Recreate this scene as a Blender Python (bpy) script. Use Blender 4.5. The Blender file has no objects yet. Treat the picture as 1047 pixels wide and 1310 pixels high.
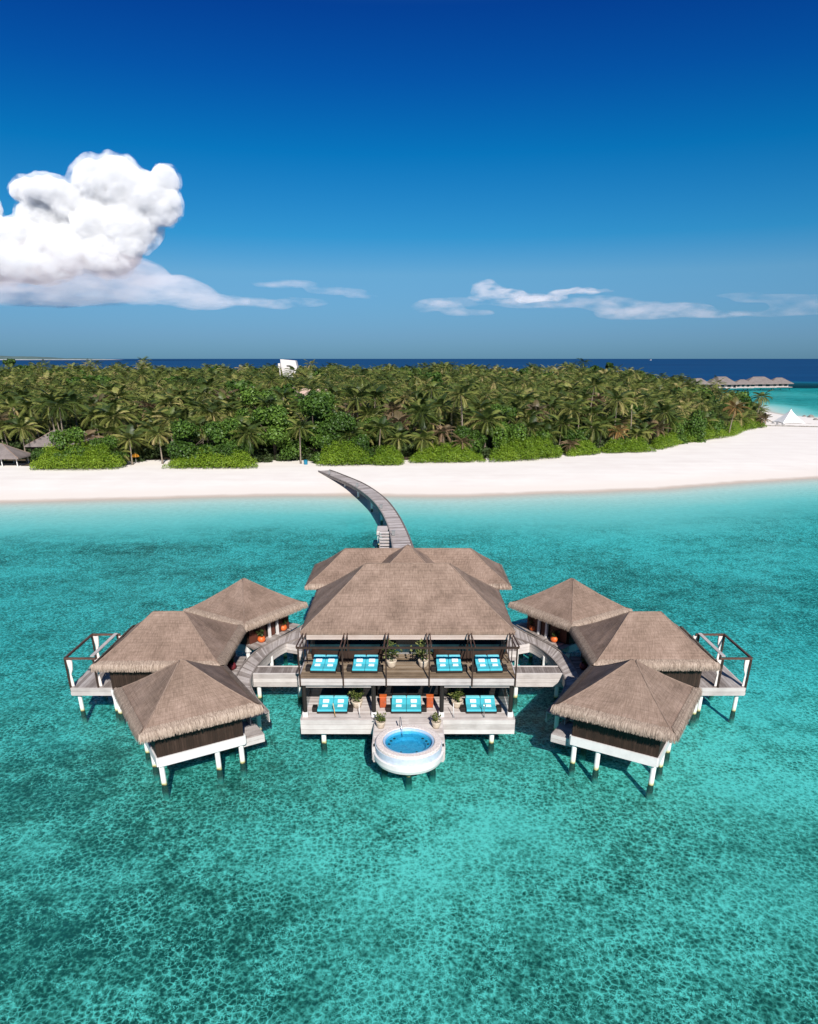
import bpy, math, random
import numpy as np
from math import radians as R, sin, cos, pi
from mathutils import Vector, noise as mnoise

random.seed(7)
RNG = np.random.default_rng(7)
scene = bpy.context.scene
col = scene.collection

# ------------------------------------------------------------------ helpers
def tag(o, label=None, cat=None, group=None, kind=None):
    if label: o['label'] = label
    if cat: o['category'] = cat
    if group: o['group'] = group
    if kind: o['kind'] = kind
    return o

def empty(name, label, cat, loc=(0, 0, 0), rz=0.0, group=None):
    o = bpy.data.objects.new(name, None)
    o.empty_display_size = 0.3
    col.objects.link(o)
    o.location = loc
    o.rotation_euler = (0, 0, rz)
    return tag(o, label, cat, group)

CH = {}
def setparent(o, p):
    o.parent = p
    CH.setdefault(p.name, []).append(o)

def copy_tree(o, parent=None):
    c = o.copy()
    col.objects.link(c)
    if parent is not None:
        setparent(c, parent)
    for ch in CH.get(o.name, []):
        copy_tree(ch, c)
    return c

def link_mesh(name, me, mat, parent=None):
    o = bpy.data.objects.new(name, me)
    if mat is not None:
        me.materials.append(mat)
    col.objects.link(o)
    if parent is not None:
        setparent(o, parent)
    return o

class MB:
    """collects polygons of one mesh, with a per-point tint"""
    def __init__(self):
        self.v, self.f, self.t = [], [], []
        self.cuts = []
    def cut(self):
        """what follows becomes a part of its own"""
        self.cuts.append((len(self.v), len(self.f)))
        return self
    def add(self, vs, fs, t=0.5):
        b = len(self.v)
        self.v += [tuple(p) for p in vs]
        self.t += [t] * len(vs)
        self.f += [tuple(b + i for i in q) for q in fs]
        return self
    def box(self, c, s, rz=0.0, t=0.5):
        hx, hy, hz = s[0] / 2, s[1] / 2, s[2] / 2
        ca, sa = cos(rz), sin(rz)
        vs = []
        for z in (-hz, hz):
            for x, y in ((-hx, -hy), (hx, -hy), (hx, hy), (-hx, hy)):
                vs.append((c[0] + x * ca - y * sa, c[1] + x * sa + y * ca, c[2] + z))
        return self.add(vs, [(3, 2, 1, 0), (4, 5, 6, 7), (0, 1, 5, 4), (1, 2, 6, 5), (2, 3, 7, 6), (3, 0, 4, 7)], t)
    def hexa(self, lo, hi, t=0.5):
        """lo, hi: four points each, counter-clockwise seen from above"""
        return self.add(list(lo) + list(hi), [(3, 2, 1, 0), (4, 5, 6, 7), (0, 1, 5, 4), (1, 2, 6, 5), (2, 3, 7, 6), (3, 0, 4, 7)], t)
    def bar(self, p, q, w, h, t=0.5):
        p, q = Vector(p), Vector(q)
        d = (q - p).normalized()
        up = Vector((0, 0, 1)) if abs(d.z) < 0.95 else Vector((0, 1, 0))
        s = d.cross(up).normalized() * (w / 2)
        u = s.cross(d).normalized() * (h / 2)
        vs = [p - s - u, p + s - u, p + s + u, p - s + u, q - s - u, q + s - u, q + s + u, q - s + u]
        return self.add(vs, [(0, 1, 2, 3), (7, 6, 5, 4), (1, 0, 4, 5), (2, 1, 5, 6), (3, 2, 6, 7), (0, 3, 7, 4)], t)
    def tube(self, pts, rad, n=8, t=0.5, caps=True):
        pts = [Vector(p) for p in pts]
        if not isinstance(rad, (list, tuple)): rad = [rad] * len(pts)
        vs, fs = [], []
        for i, p in enumerate(pts):
            d = (pts[min(i + 1, len(pts) - 1)] - pts[max(i - 1, 0)]).normalized()
            up = Vector((0, 0, 1)) if abs(d.z) < 0.9 else Vector((0, 1, 0))
            s = d.cross(up).normalized(); u = s.cross(d)
            for k in range(n):
                a = 2 * pi * k / n
                vs.append(p + (s * cos(a) + u * sin(a)) * rad[i])
        for i in range(len(pts) - 1):
            for k in range(n):
                k2 = (k + 1) % n
                fs.append((i * n + k, i * n + k2, (i + 1) * n + k2, (i + 1) * n + k))
        if caps:
            fs.append(tuple(range(n - 1, -1, -1)))
            fs.append(tuple(range((len(pts) - 1) * n, len(pts) * n)))
        return self.add(vs, fs, t)
    def lathe(self, prof, c=(0, 0, 0), n=32, t=0.5, sx=1, sy=1, caps=True):
        vs, fs = [], []
        for r, z in prof:
            for k in range(n):
                a = 2 * pi * k / n
                vs.append((c[0] + r * cos(a) * sx, c[1] + r * sin(a) * sy, c[2] + z))
        for i in range(len(prof) - 1):
            for k in range(n):
                k2 = (k + 1) % n
                fs.append((i * n + k, i * n + k2, (i + 1) * n + k2, (i + 1) * n + k))
        if caps and prof[0][0] > 0.001: fs.append(tuple(range(n - 1, -1, -1)))
        if caps and prof[-1][0] > 0.001: fs.append(tuple(range((len(prof) - 1) * n, len(prof) * n)))
        return self.add(vs, fs, t)
    def build(self, name, mat, parent=None, origin=(0, 0, 0), smooth=False, bevel=0.0):
        if self.cuts:
            r = None; ends = [c for c in self.cuts if c[0] > 0] + [(len(self.v), len(self.f))]; v0 = f0 = 0
            for v1, f1 in ends:
                if v1 > v0:
                    m = MB(); m.v = self.v[v0:v1]; m.t = self.t[v0:v1]; m.f = [tuple(i - v0 for i in q) for q in self.f[f0:f1]]
                    o = m.build(name, mat, parent, origin, smooth, bevel); r = r or o
                v0, f0 = v1, f1
            return r
        me = bpy.data.meshes.new(name)
        v = [(a - origin[0], b - origin[1], c - origin[2]) for a, b, c in self.v]
        me.from_pydata(v, [], self.f)
        at = me.attributes.new('tint', 'FLOAT', 'POINT')
        at.data.foreach_set('value', np.array(self.t, dtype=np.float32))
        if smooth:
            me.polygons.foreach_set('use_smooth', [True] * len(me.polygons))
        me.update()
        o = link_mesh(name, me, mat, parent)
        if bevel > 0:
            m = o.modifiers.new('Bevel', 'BEVEL'); m.width = bevel; m.segments = 2; m.limit_method = 'ANGLE'
        return o

def tri_mesh(name, V, T, tint):
    """big triangle mesh from numpy arrays"""
    me = bpy.data.meshes.new(name)
    nv, nt = len(V), len(T)
    me.vertices.add(nv)
    me.vertices.foreach_set('co', np.ascontiguousarray(V, dtype=np.float32).ravel())
    me.loops.add(nt * 3)
    me.loops.foreach_set('vertex_index', np.ascontiguousarray(T, dtype=np.int32).ravel())
    me.polygons.add(nt)
    me.polygons.foreach_set('loop_start', np.arange(0, nt * 3, 3, dtype=np.int32))
    me.polygons.foreach_set('loop_total', np.full(nt, 3, dtype=np.int32))
    at = me.attributes.new('tint', 'FLOAT', 'POINT')
    at.data.foreach_set('value', np.ascontiguousarray(tint, dtype=np.float32))
    me.update(calc_edges=True)
    return me

# ------------------------------------------------------------------ node materials
class NT:
    def __init__(self, tree):
        self.t = tree; self.n = tree.nodes; self.l = tree.links
    def new(self, kind, **kw):
        nd = self.n.new(kind)
        for k, v in kw.items(): setattr(nd, k, v)
        return nd
    def link(self, a, b): self.l.new(a, b)
    def put(self, sock, v):
        if hasattr(v, 'is_linked') or isinstance(v, bpy.types.NodeSocket): self.link(v, sock)
        else: sock.default_value = v
    def math(self, op, a, b=None, c=None, clamp=False):
        nd = self.new('ShaderNodeMath', operation=op, use_clamp=clamp)
        self.put(nd.inputs[0], a)
        if b is not None: self.put(nd.inputs[1], b)
        if c is not None: self.put(nd.inputs[2], c)
        return nd.outputs[0]
    def vmath(self, op, a, b=None, scale=None):
        nd = self.new('ShaderNodeVectorMath', operation=op)
        self.put(nd.inputs[0], a)
        if b is not None: self.put(nd.inputs[1], b)
        if scale is not None: self.put(nd.inputs['Scale'], scale)
        return nd.outputs[0]
    def pos(self): return self.new('ShaderNodeNewGeometry').outputs['Position']
    def obj(self): return self.new('ShaderNodeTexCoord').outputs['Object']
    def attr(self, name='tint'):
        return self.new('ShaderNodeAttribute', attribute_name=name).outputs['Fac']
    def noise(self, vec, scale, detail=3, rough=0.55, out='Fac', dim='3D'):
        nd = self.new('ShaderNodeTexNoise', noise_dimensions=dim)
        if vec is not None: self.link(vec, nd.inputs['Vector'])
        nd.inputs['Scale'].default_value = scale
        nd.inputs['Detail'].default_value = detail
        nd.inputs['Roughness'].default_value = rough
        return nd.outputs['Fac' if out == 'Fac' else 'Color']
    def voro(self, vec, scale, feature='F1', out='Distance', dim='3D', rnd=1.0):
        nd = self.new('ShaderNodeTexVoronoi', voronoi_dimensions=dim, feature=feature)
        self.link(vec, nd.inputs['Vector'])
        nd.inputs['Scale'].default_value = scale
        nd.inputs['Randomness'].default_value = rnd
        return nd.outputs[out]
    def ramp(self, fac, stops, interp='LINEAR'):
        nd = self.new('ShaderNodeValToRGB')
        nd.color_ramp.interpolation = interp
        els = nd.color_ramp.elements
        while len(els) < len(stops): els.new(0.5)
        for e, (p, c) in zip(els, stops):
            e.position = p
            e.color = (c[0], c[1], c[2], 1) if not isinstance(c, (int, float)) else (c, c, c, 1)
        self.put(nd.inputs[0], fac)
        return nd.outputs[0]
    def mixc(self, fac, a, b, blend='MIX'):
        nd = self.new('ShaderNodeMix', data_type='RGBA', blend_type=blend)
        self.put(nd.inputs[0], fac)
        for s, v in ((nd.inputs[6], a), (nd.inputs[7], b)):
            if isinstance(v, tuple) and len(v) == 3: v = (*v, 1)
            self.put(s, v)
        return nd.outputs[2]
    def smooth(self, x, lo, hi):
        nd = self.new('ShaderNodeMapRange', interpolation_type='SMOOTHSTEP')
        self.put(nd.inputs[0], x)
        nd.inputs[1].default_value = lo; nd.inputs[2].default_value = hi
        return nd.outputs[0]
    def scale(self, vec, s):
        nd = self.new('ShaderNodeVectorMath', operation='MULTIPLY')
        self.link(vec, nd.inputs[0]); nd.inputs[1].default_value = s
        return nd.outputs[0]
    def schlick(self, f0, normal=None):
        """mirror share of a clear surface, the same from either side"""
        lw = self.new('ShaderNodeLayerWeight'); lw.inputs['Blend'].default_value = 0.5
        if normal is not None: self.link(normal, lw.inputs['Normal'])
        return self.math('ADD', self.math('MULTIPLY', self.math('POWER', lw.outputs['Facing'], 5.0), 1 - f0), f0)
    def bump(self, h, strength=0.3, dist=0.05, normal=None):
        nd = self.new('ShaderNodeBump')
        nd.inputs['Strength'].default_value = strength
        nd.inputs['Distance'].default_value = dist
        self.link(h, nd.inputs['Height'])
        if normal is not None: self.link(normal, nd.inputs['Normal'])
        return nd.outputs[0]

def material(name):
    m = bpy.data.materials.new(name)
    m.use_nodes = True
    t = NT(m.node_tree)
    return m, t, m.node_tree.nodes['Principled BSDF']

def simple(name, c, rough=0.6, spec=0.4, var=0.25, nscale=3.0, metal=0.0, bump=0.0, coord='pos'):
    m, t, b = material(name)
    p = t.pos() if coord == 'pos' else t.obj()
    n = t.noise(p, nscale, 4, 0.6)
    lo = tuple(x * (1 - var) for x in c); hi = tuple(min(1, x * (1 + var)) for x in c)
    t.link(t.ramp(n, [(0.3, lo), (0.7, hi)]), b.inputs['Base Color'])
    b.inputs['Roughness'].default_value = rough
    b.inputs['Specular IOR Level'].default_value = spec
    b.inputs['Metallic'].default_value = metal
    if bump: t.link(t.bump(n, bump, 0.02), b.inputs['Normal'])
    return m

def wood(name, lo, mid, hi, stretch=(0.6, 6, 6), rough=0.75):
    """weathered boards: one tint per board, grain and grey stains"""
    m, t, b = material(name)
    p = t.pos()
    g = t.noise(t.scale(p, stretch), 2.0, 5, 0.65)
    st = t.noise(p, 0.9, 4, 0.6)
    f = t.math('ADD', t.math('MULTIPLY', t.attr(), 0.55), t.math('ADD', t.math('MULTIPLY', g, 0.35), t.math('MULTIPLY', t.math('SUBTRACT', st, 0.4), 0.45)))
    t.link(t.ramp(f, [(0.25, lo), (0.5, mid), (0.8, hi)]), b.inputs['Base Color'])
    b.inputs['Roughness'].default_value = rough
    b.inputs['Specular IOR Level'].default_value = 0.25
    t.link(t.bump(g, 0.3, 0.01), b.inputs['Normal'])
    return m

M = {}
M['deck'] = wood('weathered_deck', (.17, .14, .125), (.30, .26, .24), (.47, .43, .41), (5, 0.7, 5))
M['deck_mid'] = wood('grey_walkway', (.22, .185, .17), (.37, .325, .305), (.54, .49, .47), (5, 0.7, 5))
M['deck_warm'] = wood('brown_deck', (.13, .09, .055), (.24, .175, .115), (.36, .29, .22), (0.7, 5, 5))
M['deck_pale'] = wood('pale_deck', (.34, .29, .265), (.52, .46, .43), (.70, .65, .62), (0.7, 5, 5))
M['fascia'] = wood('pale_fascia', (.27, .235, .22), (.45, .405, .385), (.62, .575, .55), (0.5, 4, 7))
M['eave'] = wood('eave_board', (.36, .28, .24), (.48, .39, .345), (.58, .49, .44), (0.5, 4, 7))
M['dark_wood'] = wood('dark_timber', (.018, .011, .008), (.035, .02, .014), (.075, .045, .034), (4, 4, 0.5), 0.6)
M['brown_beam'] = wood('brown_beam', (.05, .024, .017), (.10, .052, .038), (.17, .10, .075), (2, 2, 2), 0.55)
M['red_wood'] = wood('red_brown_panel', (.05, .018, .012), (.09, .03, .02), (.13, .05, .03), (4, 4, 0.5), 0.5)
M['white_paint'] = simple('white_paint', (.64, .615, .60), 0.5, 0.4, 0.08, 1.5)
M['pool_stone'] = simple('pool_stone', (.64, .565, .525), 0.8, 0.2, 0.25, 9.0, bump=0.3)
M['pool_tile'] = simple('pool_tile', (.36, .50, .66), 0.35, 0.5, 0.12, 8.0)
M['pool_wall'] = simple('pool_wall', (.50, .55, .64), 0.5, 0.4, 0.12, 4.0)
M['steel'] = simple('brushed_steel', (.55, .55, .55), 0.25, 0.5, 0.1, 10.0, metal=0.9)
M['turq'] = simple('turquoise_fabric', (.06, .41, .49), 0.85, 0.2, 0.10, 2.5, coord='obj', bump=0.15)
M['turq_pale'] = simple('pale_turquoise_fabric', (.16, .58, .66), 0.85, 0.2, 0.12, 3.0, coord='obj', bump=0.15)
M['cotton'] = simple('white_cotton', (.66, .76, .77), 0.9, 0.1, 0.06, 6.0, coord='obj', bump=0.2)
M['curtain'] = simple('white_curtain', (.72, .64, .60), 0.9, 0.1, 0.12, 6.0)
M['black_wicker'] = simple('black_wicker', (.018, .014, .012), 0.6, 0.3, 0.35, 20.0)
M['orange'] = simple('orange_glaze', (.62, .13, .03), 0.45, 0.4, 0.2, 4.0)
M['terracotta'] = simple('terracotta_lacquer', (.38, .075, .022), 0.5, 0.4, 0.2, 4.0)
M['maroon'] = simple('maroon_glaze', (.13, .015, .02), 0.5, 0.4, 0.2, 4.0)
M['cream_pot'] = simple('cream_ceramic', (.52, .43, .33), 0.6, 0.3, 0.15, 5.0)
M['yellow_wood'] = simple('yellow_pole', (.55, .33, .12), 0.5, 0.4, 0.2, 6.0)
M['grey_metal'] = simple('grey_metal', (.2, .2, .2), 0.45, 0.5, 0.2, 6.0)
M['blue_bin'] = simple('blue_plastic', (.01, .16, .26), 0.5, 0.4, 0.1, 6.0)
M['limb'] = simple('dark_limb', (.075, .06, .045), 0.9, 0.1, 0.3, 3.0)
M['bark'] = simple('palm_bark', (.22, .18, .14), 0.9, 0.1, 0.35, 3.0)
M['render_white'] = simple('white_render', (.62, .58, .56), 0.8, 0.2, 0.12, 0.4)
M['slot'] = simple('dark_louver', (.06, .055, .05), 0.7, 0.2, 0.2, 2.0)
M['tent'] = simple('tent_canvas', (.8, .79, .78), 0.85, 0.1, 0.04, 1.0)
M['rock'] = simple('grey_stone', (.22, .2, .18), 0.9, 0.2, 0.35, 1.5)
M['rust_sheet'] = simple('pinkish_roof', (.46, .33, .27), 0.85, 0.2, 0.2, 0.6)

def mk_glass():
    m, t, b = material('dark_glass')
    n = t.noise(t.pos(), 0.7, 3)
    t.link(t.ramp(n, [(0.35, (.006, .014, .018)), (0.7, (.012, .04, .05))]), b.inputs['Base Color'])
    b.inputs['Roughness'].default_value = 0.04
    b.inputs['Specular IOR Level'].default_value = 0.6
    return m
M['glass'] = mk_glass()

def mk_clear_glass():
    m, t, b = material('clear_glass')
    out = t.n['Material Output']
    tr = t.new('ShaderNodeBsdfTransparent'); tr.inputs[0].default_value = (.80, .90, .90, 1)
    gl = t.new('ShaderNodeBsdfGlossy'); gl.inputs['Roughness'].default_value = 0.02
    mx = t.new('ShaderNodeMixShader')
    t.link(t.schlick(0.05), mx.inputs[0]); t.link(tr.outputs[0], mx.inputs[1]); t.link(gl.outputs[0], mx.inputs[2])
    t.link(mx.outputs[0], out.inputs['Surface'])
    return m
M['clear_glass'] = mk_clear_glass()

def mk_pile():
    """white concrete pile, algae and dark growth round the waterline"""
    m, t, b = material('pile_concrete')
    p = t.pos()
    z = t.new('ShaderNodeSeparateXYZ'); t.link(p, z.inputs[0])
    n = t.noise(p, 3.0, 4)
    zz = t.math('ADD', z.outputs[2], t.math('MULTIPLY', t.math('SUBTRACT', n, 0.5), 0.35))
    c = t.ramp(t.math('DIVIDE', t.math('ADD', zz, 1.0), 2.2), [(0.0, (.20, .22, .17)), (0.10, (.16, .17, .12)), (0.22, (.04, .03, .016)), (0.47, (.05, .04, .02)), (0.5, (.42, .38, .14)), (0.57, (.66, .63, .50)), (0.66, (.74, .72, .69))])
    t.link(c, b.inputs['Base Color'])
    b.inputs['Roughness'].default_value = 0.8
    return m
M['pile'] = mk_pile()

def mk_thatch(name, dark, mid, lite):
    """courses of thatch: lines along the eaves, straw running down the slope"""
    m, t, b = material(name)
    uv = t.new('ShaderNodeUVMap').outputs[0]
    p = t.pos()
    sp = t.new('ShaderNodeSeparateXYZ'); t.link(uv, sp.inputs[0])
    u, v = sp.outputs[0], sp.outputs[1]
    cmb = t.new('ShaderNodeCombineXYZ')
    t.link(t.math('MULTIPLY', u, 9.0), cmb.inputs[0]); t.link(t.math('MULTIPLY', v, 1.6), cmb.inputs[1])
    straw = t.noise(cmb.outputs[0], 1.0, 6, 0.75)
    cmb2 = t.new('ShaderNodeCombineXYZ')
    t.link(t.math('MULTIPLY', u, 0.8), cmb2.inputs[0]); t.link(t.math('MULTIPLY', v, 8.5), cmb2.inputs[1])
    rows = t.noise(cmb2.outputs[0], 1.0, 4, 0.6)
    vw = t.math('ADD', v, t.math('MULTIPLY', t.noise(uv, 1.3, 3), 0.12))
    saw = t.math('FRACT', t.math('MULTIPLY', vw, 3.1))
    lip = t.math('SUBTRACT', 1.0, t.smooth(saw, 0.0, 0.16))
    blot = t.noise(p, 0.35, 5, 0.65)
    f = t.math('ADD', t.math('MULTIPLY', straw, 0.56), t.math('ADD', t.math('MULTIPLY', rows, 0.16), t.math('MULTIPLY', blot, 0.46)))
    f = t.math('SUBTRACT', f, t.math('MULTIPLY', lip, 0.022))
    f = t.math('SUBTRACT', f, 0.10)
    t.link(t.ramp(f, [(0.30, dark), (0.5, mid), (0.72, lite)]), b.inputs['Base Color'])
    b.inputs['Roughness'].default_value = 0.9
    b.inputs['Specular IOR Level'].default_value = 0.15
    h = t.math('ADD', t.math('MULTIPLY', straw, 0.6), t.math('MULTIPLY', saw, 0.5))
    t.link(t.bump(h, 0.7, 0.06), b.inputs['Normal'])
    return m
M['thatch'] = mk_thatch('thatch', (.085, .057, .042), (.228, .158, .121), (.39, .285, .23))
M['thatch_cap'] = simple('thatch_cap', (.225, .16, .125), 0.9, 0.1, 0.22, 3.0, bump=0.5)
M['thatch_grey'] = mk_thatch('grey_thatch', (.11, .095, .09), (.19, .16, .15), (.28, .24, .23))

def mk_straw(name, stops):
    m, t, b = material(name)
    f = t.math('ADD', t.math('MULTIPLY', t.attr(), 0.8), t.math('MULTIPLY', t.noise(t.pos(), 2.0, 3), 0.2))
    t.link(t.ramp(f, stops), b.inputs['Base Color'])
    b.inputs['Roughness'].default_value = 0.85
    b.inputs['Specular IOR Level'].default_value = 0.2
    return m
M['straw'] = mk_straw('straw_fringe', [(0.05, (.12, .085, .062)), (0.5, (.31, .235, .185)), (0.95, (.50, .40, .325))])

def mk_leaf(name, stops, transl=0.25, rough=0.45, ospread=0.3, spec=0.35):
    m, t, b = material(name)
    rnd = t.new('ShaderNodeObjectInfo').outputs['Random']
    f = t.math('ADD', t.attr(), t.math('MULTIPLY', t.math('SUBTRACT', rnd, 0.5), ospread))
    c = t.ramp(f, stops)
    t.link(c, b.inputs['Base Color'])
    b.inputs['Roughness'].default_value = rough
    b.inputs['Specular IOR Level'].default_value = spec
    out = t.n['Material Output']
    tl = t.new('ShaderNodeBsdfTranslucent'); t.link(c, tl.inputs[0])
    mx = t.new('ShaderNodeMixShader'); mx.inputs[0].default_value = transl
    t.link(b.outputs[0], mx.inputs[1]); t.link(tl.outputs[0], mx.inputs[2])
    t.link(mx.outputs[0], out.inputs['Surface'])
    return m
M['palm'] = mk_leaf('palm_frond', [(0.0, (.022, .043, .009)), (0.38, (.086, .120, .022)), (0.68, (.23, .24, .060)), (1.0, (.46, .36, .16))])
M['palm_orange'] = mk_leaf('dry_palm_frond', [(0.0, (.12, .10, .03)), (0.5, (.28, .16, .055)), (1.0, (.42, .23, .08))])
M['palm_brown'] = mk_leaf('brown_palm_frond', [(0.0, (.07, .06, .025)), (0.5, (.20, .14, .075)), (1.0, (.42, .27, .17))])
M['broad'] = mk_leaf('broad_leaf', [(0.0, (.022, .05, .008)), (0.5, (.06, .125, .016)), (1.0, (.15, .25, .035))], 0.25, 0.5, 0.4)
M['bush'] = mk_leaf('bush_leaf', [(0.0, (.05, .10, .008)), (0.5, (.15, .25, .014)), (1.0, (.31, .41, .04))], 0.25, 0.5, 0.2)
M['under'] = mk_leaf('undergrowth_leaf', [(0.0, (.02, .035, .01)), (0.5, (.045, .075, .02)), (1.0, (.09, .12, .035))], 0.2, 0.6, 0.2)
M['pot_leaf'] = mk_leaf('pot_plant_leaf', [(0.0, (.03, .06, .012)), (0.5, (.09, .12, .025)), (1.0, (.30, .30, .10))], 0.25, 0.5, 0.2)
M['soil'] = simple('forest_soil', (.10, .075, .05), 0.95, 0.1, 0.4, 0.6)

# ------------------------------------------------------------------ island outline and heights
SHORE = [(-700, 60), (-400, 105), (-250, 130), (-160, 141), (-102, 148.9), (-87, 150.7), (-71, 153.3), (-55, 156.1), (-39, 158.5), (-13, 160), (13, 159),
         (41, 163.6), (60, 168.5), (71, 173), (85, 178), (105, 185), (135, 205), (165, 238), (195, 280), (216, 325), (222, 358), (209, 386),
         (203, 400), (206, 430), (222, 475), (222, 520), (195, 580), (100, 630), (-100, 650), (-350, 650), (-600, 620), (-800, 500), (-900, 250)]
VEG = [(-330, 175), (-220, 185), (-150, 190), (-109, 195), (-100, 191), (-88, 191), (-74, 193), (-73, 203), (-67, 203), (-63, 194), (-52, 192), (-40, 194), (-37, 200), (-30, 201), (-20, 198), (-3, 199), (0, 203),
       (10, 203), (21, 204), (35, 208), (46, 216), (58, 223), (76, 228), (92, 248), (116, 268), (131, 291), (150, 310), (165, 345), (182, 385), (190, 420),
       (200, 470), (190, 520), (160, 570), (90, 600), (-100, 620), (-350, 620), (-560, 580), (-560, 300)]
def sdf(poly, X, Y):
    P = np.array(poly, dtype=float)
    Q = np.roll(P, -1, 0)
    d2 = np.full(X.shape, 1e18)
    ins = np.zeros(X.shape, dtype=bool)
    for (ax, ay), (bx, by) in zip(P, Q):
        ex, ey = bx - ax, by - ay
        tt = np.clip(((X - ax) * ex + (Y - ay) * ey) / (ex * ex + ey * ey), 0, 1)
        d2 = np.minimum(d2, (X - ax - tt * ex) ** 2 + (Y - ay - tt * ey) ** 2)
        cond = (ay > Y) != (by > Y)
        with np.errstate(divide='ignore', invalid='ignore'):
            xi = ax + (Y - ay) * ex / (ey if ey != 0 else 1e-9)
        ins ^= cond & (X < xi)
    return np.where(ins, 1, -1) * np.sqrt(d2)

def wob(X, Y):
    return 0.8 * np.sin(X * 0.11 + 1.3) + 0.6 * np.sin(X * 0.047 + Y * 0.05) + 0.35 * np.sin(X * 0.31 + Y * 0.2 + 0.5)

def ground_h(X, Y):
    d = sdf(SHORE, X, Y) + wob(X, Y) * 0.5
    up = 1.7 * (1 - np.exp(-np.maximum(d, 0) / 14.0))
    o = np.maximum(-d, 0)
    dep = np.interp(o, [0, 3, 8, 15, 24, 45, 90, 150, 260, 330, 480, 900], [0, .12, .28, .45, .70, 1.2, 1.30, 1.05, 1.5, 1.8, 3.0, 30])
    dep = dep + np.where(o > 20, 0.11 * np.sin(X * 0.045 + 2) * np.sin(Y * 0.06 + X * .02), 0)
    # the lagoon stays shallow on the camera's side
    front = np.clip((300 - Y) / 80, 0, 1)
    dep = np.where(front > 0, np.minimum(dep, 1.15 + (1 - front) * 30), dep)
    far = np.hypot(X, Y - 100)
    dep = np.maximum(dep, np.interp(far, [880, 1060, 1500], [0, 12, 30]))
    return np.where(d > 0, up, -dep)

def axis_pts(lo, hi, step, far, k=1.35):
    a = list(np.arange(lo, hi + step / 2, step))
    s = step; x = hi; r = []
    while x < far:
        s *= k; x += s; r.append(x)
    s = step; x = lo; l = []
    while x > -far:
        s *= k; x -= s; l.append(x)
    return np.array(l[::-1] + a + r)
GX = axis_pts(-260, 260, 3.0, 60000)
GY = axis_pts(-20, 420, 3.0, 60000)
XX, YY = np.meshgrid(GX, GY)
HH = ground_h(XX, YY)
nx, ny = len(GX), len(GY)
HCELL = np.maximum(np.maximum(HH[:-1, :-1], HH[1:, :-1]), np.maximum(HH[:-1, 1:], HH[1:, 1:]))

def grid_mesh(name, Z, mask, mat, extra=None, extra_name='depth'):
    idx = np.arange(nx * ny).reshape(ny, nx)
    q = np.stack([idx[:-1, :-1], idx[:-1, 1:], idx[1:, 1:], idx[1:, :-1]], -1)[mask]
    used = np.unique(q)
    rm = np.full(nx * ny, -1); rm[used] = np.arange(len(used))
    V = np.stack([XX.ravel(), YY.ravel(), Z.ravel()], -1)[used]
    F = rm[q]
    me = bpy.data.meshes.new(name)
    me.vertices.add(len(V)); me.vertices.foreach_set('co', V.astype(np.float32).ravel())
    me.loops.add(len(F) * 4); me.loops.foreach_set('vertex_index', F.astype(np.int32).ravel())
    me.polygons.add(len(F))
    me.polygons.foreach_set('loop_start', np.arange(0, len(F) * 4, 4, dtype=np.int32))
    me.polygons.foreach_set('loop_total', np.full(len(F), 4, dtype=np.int32))
    me.polygons.foreach_set('use_smooth', np.ones(len(F), dtype=bool))
    if extra is not None:
        at = me.attributes.new(extra_name, 'FLOAT', 'POINT')
        at.data.foreach_set('value', extra.ravel()[used].astype(np.float32))
    me.update(calc_edges=True)
    return link_mesh(name, me, mat)

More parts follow.
